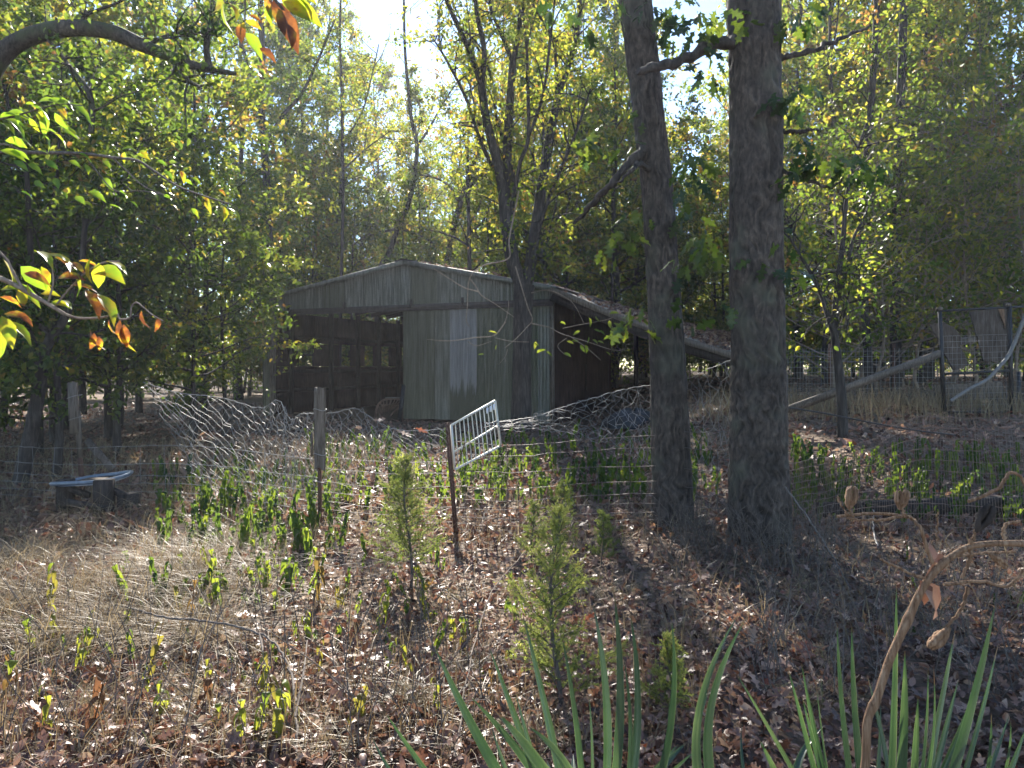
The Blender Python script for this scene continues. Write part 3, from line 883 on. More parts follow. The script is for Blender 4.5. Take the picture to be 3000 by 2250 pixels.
# many-stemmed tree in front of the shed door
DM = 18.4
bm = at(1526, 1262, DM); bm[2] = -.02
MS = [([(1526, 1268), (1528, 1150), (1530, 1000), (1532, 900), (1536, 835)], [66, 56, 54, 56, 62]),
      ([(1534, 850), (1510, 790), (1497, 740), (1482, 640), (1475, 560), (1457, 475, 18.2), (1425, 353, 17.9), (1410, 249, 17.6)], [42, 40, 40, 36, 34, 29, 24, 22]),
      ([(1410, 249, 17.6), (1375, 149, 17.3), (1312, 9, 17), (1280, -90, 16.8), (1250, -200, 16.6)], [17, 15, 13, 10, 6]),
      ([(1410, 249, 17.6), (1418, 150, 17.5), (1398, 45, 17.4), (1385, -80, 17.2), (1380, -220, 17)], [18, 16, 14, 11, 7]),
      ([(1480, 590), (1486, 452, 18.5), (1493, 316, 18.6), (1502, 185, 18.7)], [30, 27, 24, 22]),
      ([(1502, 185, 18.7), (1470, 104, 18.8), (1440, 30, 18.9), (1425, -60, 19), (1400, -190, 19)], [14, 12, 10, 8, 5]),
      ([(1502, 185, 18.7), (1520, 90, 18.6), (1524, 0, 18.5), (1530, -110, 18.4), (1545, -240, 18.2)], [18, 16, 15, 11, 6]),
      ([(1538, 845), (1552, 780), (1561, 723), (1583, 579, 18.6), (1610, 407, 18.9), (1637, 271, 19.1)], [38, 36, 34, 31, 27, 23]),
      ([(1637, 271, 19.1), (1669, 181, 19.2), (1696, 45, 19.3), (1700, -60, 19.4), (1720, -200, 19.4)], [19, 17, 15, 11, 6]),
      ([(1634, 285, 19.1), (1624, 136, 18.9), (1600, 80, 18.8), (1556, 0, 18.7), (1540, -100, 18.6)], [12, 11, 9, 7, 4]),
      ([(1500, 600), (1524, 475, 18), (1547, 407, 17.8), (1546, 250, 17.5), (1540, 110, 17.2), (1520, -60, 17)], [14, 13, 12, 10, 8, 5]),
      ([(1500, 640), (1500, 500, 18.8), (1455, 350, 19.2), (1430, 200, 19.5), (1350, 60, 19.8), (1300, -60, 20)], [13, 11, 10, 8, 7, 4]),
      ([(1556, 760), (1600, 600, 18), (1650, 480, 17.6), (1690, 380, 17.3), (1730, 260, 17)], [14, 12, 10, 8, 4]),
      ([(1480, 560), (1410, 420, 18.4), (1370, 300, 18.4), (1310, 180, 18.3), (1260, 100, 18.2)], [15, 12, 10, 8, 4]),
      ([(1545, 410, 17.8), (1590, 280, 17.6), (1610, 130, 17.4), (1625, 0, 17.2), (1640, -120, 17)], [10, 9, 8, 7, 4])]
rng = np.random.default_rng(21)
tw, A, AD, AC = side_twigs(rng, bm, MS[2:], DM, 210, (.6, 2.1), .05, .7)
TM = stems_tree('forked_tree', 'tree of many dark upright stems rising right in front of the sliding shed door', bm, MS, M_bark, DM, extra=tw)
mb = MB(); crown(mb, A, AD, AC, 8500, .115, LEAF4, rng, tint=(.66, .10), spread=.09, wid=.95)
obj('crown', mb.mesh('forked_crown', M_leafy), TM, kind='stuff')

# arching limb on the far left
DA = 8.0
ba = at(-190, 1500, DA); ba[2] = gz(ba[0], ba[1])
AR = [([(-190, 1560), (-185, 1200), (-170, 800), (-120, 450), (-60, 270), (0, 168), (70, 115), (160, 88), (240, 82), (330, 95), (400, 125), (440, 142), (500, 165), (560, 190), (620, 204), (690, 216)], [120, 105, 95, 85, 66, 56, 50, 50, 48, 46, 42, 38, 32, 27, 22, 12]),
      ([(-130, 500), (-160, 200), (-200, -100), (-230, -400)], [60, 50, 40, 25]),
      ([(430, 140), (455, 120), (500, 100), (550, 88)], [16, 13, 10, 5]),
      ([(500, 165), (520, 200), (550, 235), (585, 255)], [18, 15, 13, 9]),
      ([(230, 80), (250, 45), (290, 28), (350, 5), (420, -40)], [14, 12, 10, 8, 5]),
      ([(615, 200), (605, 150), (610, 100), (622, 50), (620, -30)], [20, 19, 18, 16, 12]),
      ([(120, 95), (170, 150), (215, 210), (260, 270), (270, 330), (268, 390)], [9, 10, 14, 17, 18, 16])]
tw, A, AD, AC = side_twigs(np.random.default_rng(3), ba, AR[1:], DA, 40, (.3, .9), .2, .4)
TA = stems_tree('arching_tree', 'dark tree at the left whose thick mossy limb arches across the top', ba, AR, M_mossbark, DA, extra=tw)
mb = MB(); crown(mb, A, AD, AC, 1500, .075, LEAF8, np.random.default_rng(4), tint=(.35, .15), spread=.05)
obj('crown', mb.mesh('arching_crown', M_leaf), TA, kind='stuff')

# other single trunks that can be picked out
def photo_trunk(name, label, d, main, w, subs=(), ncrown=3000, size=.1, tint=(.6, .12), twigs=36, seed=1, mat=None, L=(.6, 1.8), f0=.35):
    b = at(main[0][0], main[0][1], d); b[2] = gz(b[0], b[1])
    m0 = [tuple(main[0])] + list(main[1:])
    zpy = HZ - (b[2] - .2 - EYE) * F / d
    st = [([(main[0][0], zpy)] + list(main), [w[0]] + list(np.linspace(w[0], w[1], len(main))))] + [(list(a), list(c)) for a, c in subs]
    rg = np.random.default_rng(seed)
    tw, A, AD, AC = side_twigs(rg, b, [s for s in ([(main, w)] + list(subs))], d, twigs, L, f0)
    T = stems_tree(name, label, b, st, mat or M_bark, d, extra=tw)
    if ncrown:
        mb = MB(); crown(mb, A, AD, AC, ncrown, size, LEAF4 if d > 12 else LEAF8, rg, tint=tint, spread=.1)
        obj('crown', mb.mesh('crown', M_leafy), T, kind='stuff')
    return T
photo_trunk('leaning_sapling', 'slender sapling leaning right and forking above the left roof slope of the shed', 33,
    [(1105, 1000), (1112, 800), (1138, 746), (1165, 670), (1199, 588), (1215, 500), (1221, 430), (1205, 350), (1199, 294), (1190, 200), (1185, 113), (1183, 0), (1178, -80)], [19, 6],
    [([(1221, 430), (1255, 380), (1300, 300), (1340, 240)], [9, 4]), ([(1165, 670), (1230, 690), (1275, 720)], [7, 3]), ([(1165, 670), (1080, 690), (1030, 720)], [10, 4])], 2200, .12, (.7, .1), 40, 41)
photo_trunk('slim_tree', 'slim dark tree standing behind the ridge of the shed', 35,
    [(1300, 1000), (1312, 746), (1344, 610), (1352, 575), (1375, 520), (1400, 420), (1405, 300), (1390, 180)], [22, 8],
    [([(1345, 605), (1320, 550), (1270, 520), (1200, 510)], [10, 4]), ([(1355, 570), (1400, 520), (1430, 490)], [12, 5])], 2200, .12, (.68, .1), 40, 42)
photo_trunk('straight_tree', 'tall straight trunk behind the thicket left of the shed roof', 30,
    [(785, 1110), (788, 900), (786, 700), (783, 560), (775, 450), (765, 300), (768, 150), (760, -60)], [30, 16],
    [([(768, 300), (720, 170), (690, 60), (680, -60)], [14, 6]), ([(775, 450), (820, 350), (880, 280), (930, 180), (980, 60)], [14, 6])], 4500, .13, (.40, .15), 60, 43)
photo_trunk('straight_tree', 'straight trunk seen far behind the lean-to between the forked tree and the slimmer oak', 40,
    [(1795, 1090), (1798, 800), (1800, 500), (1802, 250), (1805, 100), (1806, -60)], [24, 14],
    [([(1802, 300), (1840, 200), (1880, 100)], [8, 4])], 2600, .13, (.5, .12), 40, 44)
photo_trunk('thin_tree', 'thin straight tree rising behind the left end of the shed roof', 30,
    [(995, 1090), (1000, 800), (1005, 560), (1003, 400), (1000, 250), (996, 90), (1000, -60)], [11, 6],
    [([(1003, 420), (1060, 330), (1090, 220), (1110, 130)], [6, 3]), ([(1003, 500), (1080, 430), (1150, 380)], [6, 3])], 2600, .12, (.66, .12), 40, 45)
photo_trunk('leaning_tree', 'dark leaning tree in the shade at the left edge, behind the old fence post', 10,
    [(55, 1490), (62, 1400), (85, 1300), (100, 1220), (118, 1120), (122, 1060), (150, 990), (190, 930), (215, 860), (240, 760), (250, 640)], [48, 14],
    [([(120, 1060), (80, 960), (40, 900), (-20, 860)], [22, 8]), ([(150, 990), (110, 930), (95, 800), (85, 650), (75, 480), (30, 330), (5, 210)], [22, 10])], 2600, .085, (.30, .15), 50, 46, L=(.3, 1.0))
photo_trunk('understory_tree', 'small forked tree in the pink leaf litter, right of the thick oak', 11.5,
    [(2468, 1215), (2462, 1130), (2455, 1060), (2447, 1000), (2445, 960), (2452, 850), (2470, 700), (2478, 600), (2500, 480), (2540, 360)], [30, 7],
    [([(2446, 985), (2425, 920), (2405, 860), (2375, 800), (2345, 750), (2310, 690)], [20, 7]), ([(2452, 900), (2478, 800), (2500, 700), (2530, 640), (2560, 560)], [14, 5]), ([(2447, 1000), (2480, 900), (2490, 800)], [9, 4]),
     ([(2330, 690), (2300, 640)], [6, 3])], 1400, .085, (.66, .15), 60, 47, L=(.3, 1.1))
photo_trunk('dark_tree', 'dark thick trunk standing behind the far wire fence, in front of the brush heap', 19,
    [(2625, 1150), (2624, 1000), (2622, 860), (2626, 700), (2630, 500), (2640, 250), (2650, -50)], [34, 22], [], 2500, .12, (.4, .15), 40, 48)
photo_trunk('dark_tree', 'dark trunk half hidden in the tangle between the forked sapling and the far fence', 18,
    [(2548, 1165), (2540, 1000), (2530, 850), (2522, 700), (2540, 450), (2560, 200), (2570, -50)], [26, 16], [], 2000, .12, (.5, .15), 36, 49)
photo_trunk('bent_tree', 'dark bent trunk behind the right roof slope of the shed', 33,
    [(1690, 1050), (1655, 860), (1640, 830), (1610, 790), (1580, 740), (1600, 640)], [24, 10], [([(1655, 850), (1660, 780), (1650, 700), (1670, 560)], [16, 8])], 1500, .12, (.5, .15), 30, 50)

# ------------------------------------------------------------ tree kinds that repeat
def kind(seed, H, cb, cr, rt, nleaf, size, mat, tpl=LEAF2, tint=(.4, .18), spread=.14, bark=None, wid=1.0, droop=.35, **kw):
    tb, A, AD, AC = grow(seed, H, cb, cr, rt, **kw)
    tm = trunkmesh('trunk', tb, bark or M_bark)
    mb = MB(); crown(mb, A, AD, AC, nleaf, size, tpl, np.random.default_rng(seed + 500), tint=tint, spread=spread, wid=wid, droop=droop)
    return tm, mb.mesh('crown', mat)
K = {
 'tall': [kind(100 + i, 18 + i, 3.5 + i * .4, 4.3, .19, 9000, .21, M_leafy, tint=(.42 + .08 * i, .20), nprim=24, nsec=6, ntw=3, spread=.10, up=.35) for i in range(4)],
 'gold': [kind(180 + i, 17 + i, 2.5, 3.8, .15, 7000, .18, M_leafy, tint=(.60 + .05 * i, .15), nprim=26, nsec=6, ntw=3, spread=.09, up=.5) for i in range(2)],
 'under': [kind(120 + i, 7.2 + i * .5, 1.15, 2.4, .075, 4300, .135, M_leaf, LEAF4, tint=(.34 + .07 * i, .20), nprim=20, nsec=5, ntw=3, spread=.055, up=.12, droop=.3,
             profile=lambda f: .55 + .5 * math.sin(math.pi * min(1, f * .95 + .1))) for i in range(4)],
 'yellow': [kind(140 + i, 9 + i, 1.5, 2.8, .07, 4300, .145, M_leafy, LEAF4, tint=(.58 + .04 * i, .15), nprim=20, nsec=5, ntw=3, spread=.06, up=.3) for i in range(3)],
 'tangle': [kind(160 + i, 4.2 + i * .5, .5, 2.2, .04, 1500, .115, M_leafy, LEAF4, tint=(.60, .16), nprim=34, nsec=3, ntw=2, spread=.06, up=.25, droop=.3, bark=M_twigpale, wob=.12, wid=.9,
             profile=lambda f: .9 - .35 * f) for i in range(3)],
}
def place(kd, i, x, y, s, rz, label, group, name, sz=None):
    tm, cm = K[kd][i % len(K[kd])]
    T = thing(name, label, 'tree' if kd != 'tangle' else 'shrub', (x, y, gz(x, y)), group, rz)
    T.scale = (s, s, sz or s)
    obj('trunk' if kd != 'tangle' else 'stems', tm, T)
    obj('crown' if kd != 'tangle' else 'foliage', cm, T, kind='stuff')
    return T
rf = np.random.default_rng(99)
def px2x(px, d): return (px - 1500) / F * d
# left thicket (shade trees with a browse line), several rows
for d, lo, hi, step, s in ((10.5, -420, 330, 270, .80), (13, -300, 520, 210, .95), (16, -260, 660, 200, 1.05), (19.5, -200, 690, 190, 1.2), (25, -250, 640, 230, 1.45)):
    px = lo
    while px < hi:
        dd = d + rf.uniform(-1.0, 1.0); q = px + rf.uniform(-50, 50)
        place('under', rf.integers(0, 4), px2x(q, dd), dd, s * rf.uniform(.9, 1.12), rf.uniform(0, 6.28), 'dark leafy tree of the shady thicket left of the shed', 'trees of the thicket left of the shed', 'thicket_tree')
        px += step
# sunlit yellow green trees behind the shed
for d, lo, hi, step, s in ((35, 780, 2150, 130, 1.0), (40, 700, 2250, 120, 1.15), (46, 600, 2350, 120, 1.3)):
    px = lo
    while px < hi:
        dd = d + rf.uniform(-1.5, 1.5); q = px + rf.uniform(-40, 40)
        s2 = s * (.82 if 1150 < q < 1420 else 1)
        if rf.random() < .72:
            place('yellow', rf.integers(0, 3), px2x(q, dd), dd, s2 * rf.uniform(.85, 1.15), rf.uniform(0, 6.28), 'sunlit yellow green tree in the row behind the shed', 'sunlit trees behind the shed', 'sunlit_tree')
        else:
            place('under', rf.integers(0, 4), px2x(q, dd), dd, s2 * 1.35 * rf.uniform(.85, 1.15), rf.uniform(0, 6.28), 'dull green tree mixed among the sunlit row behind the shed', 'green trees behind the shed', 'woodland_tree')
        px += step
# tall trees: skyline
for q, d, s in ((-150, 26, 1.0), (230, 38, 1.15), (560, 42, 1.3), (700, 36, 1.08), (850, 45, 1.25), (960, 52, 1.35), (1080, 60, 1.25), (1190, 64, 1.05), (1330, 62, 1.0), (1450, 56, 1.15), (1570, 52, 1.2), (1690, 50, 1.0), (1800, 58, 1.2), (1900, 62, 1.05), (2050, 60, .72), (2160, 55, 1.1), (2290, 38, 1.1), (2430, 32, 1.05), (2580, 36, 1.2), (2720, 29, 1.0), (2880, 33, 1.1), (3020, 27, 1.0), (3180, 31, 1.05), (2380, 48, 1.35), (2660, 46, 1.35), (2950, 44, 1.35), (120, 50, 1.5)):
    place('tall', rf.integers(0, 4), px2x(q, d), d, s, rf.uniform(0, 6.28), 'tall broadleaf tree of the skyline behind the clearing', 'tall trees of the skyline', 'tall_tree')
for q, d, s in ((1215, 40, .95), (1390, 33, .95), (1480, 36, 1.15), (1600, 32, 1.05), (1700, 36, 1.1), (1790, 33, .95), (1560, 44, 1.3), (1880, 36, 1.05), (1000, 38, 1.0), (890, 44, 1.2), (2420, 24, .95), (2560, 27, 1.05), (2700, 24, .9), (2340, 30, 1.1)):
    place('gold', rf.integers(0, 2), px2x(q, d), d, s, rf.uniform(0, 6.28), 'x', 'tall sunlit trees', 'golden_tree')
# right thicket
for q, d, s in ((2440, 27, 1.25), (2580, 29, 1.35), (2720, 27, 1.3), (2860, 25.5, 1.3), (3000, 24.5, 1.2), (3150, 23, 1.1), (2340, 31, 1.4), (2240, 34, 1.4), (2130, 33, 1.35), (2640, 34, 1.6), (2800, 33, 1.6), (2950, 32, 1.6), (2500, 36, 1.6), (3080, 20, 1.05)):
    place('yellow' if rf.random() < .5 else 'under', rf.integers(0, 3), px2x(q, d), d, s * .85, rf.uniform(0, 6.28), 'leafy tree of the bright thicket right of the oaks', 'trees of the thicket right of the oaks', 'thicket_tree')
for q, d, s, z in ((2440, 17.5, 1.2, 0), (2570, 18.5, 1.25, 0), (2700, 18.8, 1.3, 0), (2840, 18.5, 1.3, 0), (2980, 18.2, 1.3, 0), (3100, 17.5, 1.3, 0), (2900, 21.5, 1.7, 0), (2660, 22, 1.7, 0), (2500, 22.5, 1.7, 0), (3060, 22, 1.7, 0), (2780, 24, 1.9, 0)):
    place('tangle', rf.integers(0, 3), px2x(q, d), d, s, rf.uniform(0, 6.28), 'tangled twiggy shrub with sparse yellow green leaves behind the wire kennel', 'tangled shrubs at the right', 'tangled_shrub')
for q, d, s in ((1870, 25, 1.2), (2050, 27, 1.3), (1960, 34, 1.5)):
    place('under', 3, px2x(q, d), d + 6, s, rf.uniform(0, 6.28), 'grey green tree standing beyond the lean-to roof', 'trees beyond the lean-to', 'woodland_tree')
for q, d, s in ((655, 17, .72), (560, 14.5, .7)):
    place('under', 1, px2x(q, d), d, s, 1.0 + q, 'leafy tree whose low branches', 'trees of the thicket left of the shed', 'thicket_tree')
# low bushes closing the view under the trees
K['bush'] = [kind(200 + i, 2.0 + .3 * i, .1, 1.7, .03, 2600, .13, M_leaf if i else M_leafy, LEAF4, tint=(.42 + .1 * i, .2), nprim=26, nsec=4, ntw=2, spread=.08, up=.5, droop=.1, bark=M_twig, profile=lambda f: 1 - .55 * f) for i in range(3)]
for d, lo, hi, step, s in ((31, 1800, 3150, 105, 1.0), (38, -250, 3200, 120, 1.25), (50, -250, 3200, 100, 1.5)):
    px = lo
    while px < hi:
        dd = d + rf.uniform(-2, 2); q = px + rf.uniform(-40, 40)
        if not (700 < q < 1780 and dd < 34):
            o = place('bush', rf.integers(0, 3), px2x(q, dd), dd, s * rf.uniform(.75, 1.2), rf.uniform(0, 6.28), 'x', 'low bushes under the far trees', 'woodland_bush'); o['category'] = 'bush'
        px += step
# far wood, one mass
def far_wood():
    r = np.random.default_rng(61)
    mb = MB()
    n = 90000
    x = r.uniform(-75, 75, n); y = r.uniform(72, 92, n)
    h = 17 + 5 * np.sin(x * .21) + 3 * np.sin(x * .57 + 1) + 2 * np.sin(x * 1.3)
    z = h * r.random(n) ** .9
    P = np.stack([x, y, z], -1)
    leaves(mb, P, unit(r, n), np.array([[0, 0, 1.]]) + r.normal(size=(n, 3)) * .7, r.uniform(.3, .6, n), LEAF2, np.clip(.45 + .18 * np.sin(x * .9) * np.sin(z * .7 + x * .2) + r.normal(size=n) * .12, 0, 1))
    o = obj('far_woods', mb.mesh('far_woods', M_leaf), kind='stuff')
    o['label'] = 'solid wood closing the view far behind the trees'
far_wood()

def tell_apart(group, head, marks):
    """own label for each tree: the landmark it stands behind, then its order in depth there"""
    slots = {}
    for o in COL.objects:
        if o.parent is None and o.get('group') == group:
            px = o.location.x / o.location.y * F + 1500
            k = min(range(len(marks)), key=lambda i: abs(marks[i][0] - px))
            slots.setdefault(k, []).append(o)
    words = ['nearest', 'second nearest', 'third nearest', 'fourth nearest', 'fifth nearest', 'sixth nearest', 'seventh nearest', 'eighth nearest', 'ninth nearest', 'tenth nearest']
    for k, os_ in slots.items():
        os_.sort(key=lambda o: o.location.y)
        for i, o in enumerate(os_):
            o['label'] = (words[min(i, 9)] + ' ' if len(os_) > 1 else 'only ') + head + ' ' + marks[k][1]
MK = [(-200, 'at the far left edge'), (60, 'behind the leaning tree'), (220, 'behind the old board post'), (400, 'behind the arching limb tip'), (560, 'left of the straight trunk'), (720, 'beside the shed left corner'), (900, 'above the open bay'), (1070, 'above the left roof slope'), (1190, 'behind the roof peak'), (1330, 'above the right roof slope'), (1500, 'behind the forked tree'), (1660, 'right of the forked tree'), (1800, 'left of the slimmer oak'), (1960, 'behind the slimmer oak'), (2080, 'between the two oaks'), (2230, 'behind the thick oak'), (2400, 'right of the thick oak'), (2520, 'behind the small forked tree'), (2640, 'behind the brush heap'), (2780, 'behind the kennel post'), (2900, 'behind the wooden chair'), (3050, 'at the right edge')]
tell_apart('trees of the thicket left of the shed', 'dark thicket tree', MK)
tell_apart('tangled shrubs at the right', 'tangled twiggy shrub', MK)
tell_apart('tall trees of the skyline', 'tall skyline tree', MK)
tell_apart('trees of the thicket right of the oaks', 'leafy thicket tree', MK)
tell_apart('trees beyond the lean-to', 'grey green tree beyond the lean-to,', MK)
tell_apart('tall sunlit trees', 'tall yellow green tree', MK)
tell_apart('low bushes under the far trees', 'low bush under the far trees', MK)
tell_apart('sunlit trees behind the shed', 'sunlit yellow green tree', MK)
tell_apart('green trees behind the shed', 'dull green woodland tree', MK)

# thin haze volume added to lift the dark, in place of lens flare veil
hb = bpy.data.meshes.new('haze')
mb = MB(); box(mb, (0, 20, 14), (300, 170, 36)); hm, hnt, hout = nmat('added_haze')
pv = hnt.nodes.new('ShaderNodeVolumePrincipled'); pv.inputs['Density'].default_value = HAZE; pv.inputs['Color'].default_value = (.86, .90, 1, 1); pv.inputs['Anisotropy'].default_value = .45
hnt.links.new(pv.outputs[0], hout.inputs['Volume'])
ho = obj('haze', mb.mesh('haze', hm), kind='stuff'); ho['label'] = 'thin milky haze added in place of the lens flare veil'
# ------------------------------------------------------------ fences and posts
def fpost(px, py0, py1, d=None):
    """foot and head of a post"""
    f = gpt(px, py1); d = f[1]
    return f, at(px, py0, d)

# split wooden post carried by a steel post
D_W = 7.5
f0 = at(937, 1540, D_W); f0[2] = gz(f0[0], f0[1])
wp = thing('wooden_post', 'split grey wooden post wired to a steel stake before the open shed bay', 'post', f0)
mb = MB()
zt, zb = at(0, 1140, D_W)[2] - f0[2], at(0, 1372, D_W)[2] - f0[2]
rp = np.random.default_rng(14)
n = 14
ang = np.linspace(0, 2 * np.pi, n, endpoint=False)
rad = .050 * (1 + .16 * rp.normal(size=n))
lev = np.linspace(zb, zt, 12)
V = np.concatenate([np.stack([np.cos(ang) * rad * (1 + .04 * rp.normal(size=n)), .8 * np.sin(ang) * rad, np.full(n, z) + (rp.uniform(-.03, .03, n) if i in (0, 11) else 0)], -1) for i, z in enumerate(lev)])
i = np.arange(11)[:, None] * n; j = np.arange(n)[None]; j2 = (j + 1) % n
mb.add(V, np.stack([i + j, i + j2, i + n + j2, i + n + j], -1).reshape(-1, 4))
for e, fl in ((0, -1), (11, 1)):
    c = V[e * n:(e + 1) * n]; q = np.arange(n)
    fs = np.stack([q, (q + 1) % n, np.full(n, n)], -1)
    mb.add(np.vstack([c, c.mean(0) - [0, 0, .01 * fl]]), fs if fl > 0 else fs[:, ::-1])
obj('post', mb.mesh('post', M_wood), wp)
mb = MB(); bar(mb, (-.005, .03, -.2), (-.015, .05, zt - .3), .035, .03, up=(0, 1, 0)); bar(mb, (-.005, .06, -.2), (-.015, .08, zt - .3), .006, .03, up=(0, 1, 0)); obj('steel_stake', mb.mesh('steel_stake', M_rust), wp)
mb = MB(); box(mb, (-.085, .02, zb + .24), (.022, .03, .24)); obj('batten', mb.mesh('batten', M_wood), wp)
for z in (zt - .21, zb + .14, zb - .13):
    mb = MB(); a = np.linspace(0, 6.6, 22)
    tube(mb, np.stack([np.cos(a) * .066, np.sin(a) * .056, z + .012 * np.sin(a * 2) + a * .001], -1), .0035, 5); obj('wire_tie', mb.mesh('wire_tie', M_wire), wp)

D_T = 7.4
f1 = at(1336, 1545, D_T); f1[2] = gz(f1[0], f1[1])
tp = thing('steel_post', 'rusty leaning steel stake beside the white slatted gate', 'post', f1)
top = at(1310, 1238, D_T) - f1
mb = MB(); bar(mb, -top * .15, top, .045, .006, up=(0, 1, 0)); bar(mb, -top * .15 + [0, -.018, 0], top + [0, -.018, 0], .008, .032, up=(0, 1, 0))
obj('stake', mb.mesh('stake', M_rust), tp)
mb = MB()
for t in np.linspace(.15, .97, 16): box(mb, top * t + [0, -.036, 0], (.016, .008, .014))
obj('studs', mb.mesh('studs', M_rust), tp, kind='stuff')

D_L = 8.9
f2 = at(238, 1475, D_L); f2[2] = gz(f2[0], f2[1])
lp = thing('old_post', 'old split board post with wire ties in the shade at the left', 'post', f2)
top = at(212, 1120, D_L) - f2
mid = at(218, 1255, D_L) - f2
mb = MB(); bar(mb, mid - [.0, 0, .06], top, .095, .05, up=(0, 1, 0)); obj('split_board', mb.mesh('split_board', M_wood), lp)
mb = MB(); bar(mb, mid + [.05, .03, -.35], mid + [.025, .03, .2], .05, .04, up=(0, 1, 0)); obj('split_board', mb.mesh('split_board', M_wood), lp)
mb = MB(); bar(mb, -mid * .2 + [0, .04, 0], top * .8 + [0, .045, 0], .045, .035, up=(0, 1, 0)); obj('steel_stake', mb.mesh('steel_stake', M_rust), lp)
for z in (top[2] - .17, mid[2] + .12):
    mb = MB(); a = np.linspace(0, 6.9, 20); cx = top[0] * z / top[2]
    tube(mb, np.stack([cx + .015 + np.cos(a) * .085, np.sin(a) * .06, z + .025 * np.cos(a)], -1), .003, 5); obj('wire_tie', mb.mesh('wire_tie', M_wire), lp)

def net(topl, botl, cell, r, rng, jit=.012, skip=.02, rows_fade=None):
    """diamond wire mesh between two polylines of world points"""
    L = np.sum(np.linalg.norm(np.diff(np.array(topl), axis=0), axis=1))
    nu = int(L / cell * 2)
    Tt = resample(topl, nu + 1); Bb = resample(botl, nu + 1)
    H = np.mean(np.linalg.norm(Tt - Bb, axis=1))
    nv = int(H / cell * 1.7)
    P = Tt[:, None] + (Bb - Tt)[:, None] * (np.arange(nv + 1) / nv)[None, :, None]
    P = P + rng.normal(size=P.shape) * [jit, jit * 2, jit]
    bx = np.sin(np.linspace(0, 9, nu + 1))[:, None] * np.linspace(0, 1, nv + 1)[None] * .06
    P[:, :, 1] += bx
    Aa, Bs = [], []
    for a in range(nu + 1):
        for b in range(nv):
            if (a + b) % 2 == 0:
                for da in (-1, 1):
                    if 0 <= a + da <= nu and rng.random() > skip:
                        Aa.append(P[a, b]); Bs.append(P[a + da, b + 1])
    return np.array(Aa), np.array(Bs), Tt
rng = np.random.default_rng(33)
def netting(name, label, topl, botl, cell, r, mats, wires=True, jit=.012):
    base = np.array(topl[0]) * [1, 1, 0]; base[2] = gz(base[0], base[1])
    T = thing(name, label, 'fence', base)
    a, b, tt = net([p - base for p in topl], [p - base for p in botl], cell, r, rng, jit)
    mb = MB(); edges(mb, a, b, r); obj('wire_mesh', mb.mesh('wire_mesh', mats), T, kind='stuff')
    if wires:
        mb = MB(); tube(mb, resample(tt[::3], 80) + np.random.default_rng(1).normal(size=(80, 3)) * .004, r * 1.6, 5); obj('top_wire', mb.mesh('top_wire', mats), T)
    return T
A_ = at
netting('wire_netting', 'sagging diamond wire netting left of the split wooden post', [A_(420, 1120, 8.6), A_(520, 1150, 8.4), A_(650, 1165, 8.1), A_(760, 1195, 7.9), A_(815, 1172, 7.8), A_(850, 1228, 7.7), A_(885, 1212, 7.6), A_(937, 1212, 7.55)],
        [A_(620, 1500, 8.6), A_(660, 1505, 8.4), A_(720, 1510, 8.1), A_(780, 1512, 7.9), A_(830, 1515, 7.8), A_(870, 1515, 7.7), A_(900, 1515, 7.6), A_(940, 1515, 7.55)], .08, .0019, M_wire)
netting('wire_netting', 'torn diamond wire netting drooping between the wooden post and the rusty stake', [A_(937, 1212, 7.52), A_(985, 1208, 7.5), A_(1040, 1196, 7.5), A_(1090, 1225, 7.48), A_(1150, 1255, 7.45), A_(1220, 1262, 7.42), A_(1310, 1255, 7.4)],
        [A_(950, 1500, 7.55), A_(1000, 1450, 7.5), A_(1060, 1420, 7.5), A_(1120, 1400, 7.5), A_(1190, 1385, 7.48), A_(1250, 1390, 7.45), A_(1320, 1420, 7.42)], .075, .0020, M_wire)
netting('wire_netting', 'slack diamond netting rising from the white gate to the thick oak', [A_(1420, 1242, 7.5), A_(1560, 1222, 7.5), A_(1640, 1195, 7.5), A_(1740, 1165, 7.5), A_(1830, 1140, 7.5), A_(1900, 1128, 7.5), A_(2010, 1110, 7.35), A_(2100, 1070, 7.1), A_(2170, 1045, 6.95)],
        [A_(1440, 1256, 7.6), A_(1580, 1262, 7.6), A_(1680, 1275, 7.6), A_(1760, 1300, 7.6), A_(1840, 1330, 7.6), A_(1920, 1380, 7.55), A_(2020, 1420, 7.4), A_(2110, 1440, 7.2), A_(2190, 1450, 7.0)], .085, .0019, M_wire, jit=.018)
netting('wire_netting', 'crumpled netting low behind the stake and the cedar saplings', [A_(1330, 1420, 7.5), A_(1420, 1380, 7.5), A_(1500, 1340, 7.5), A_(1580, 1420, 7.5)], [A_(1340, 1560, 7.5), A_(1420, 1565, 7.5), A_(1500, 1565, 7.5), A_(1580, 1570, 7.5)], .07, .0018, M_wirerust, jit=.02)

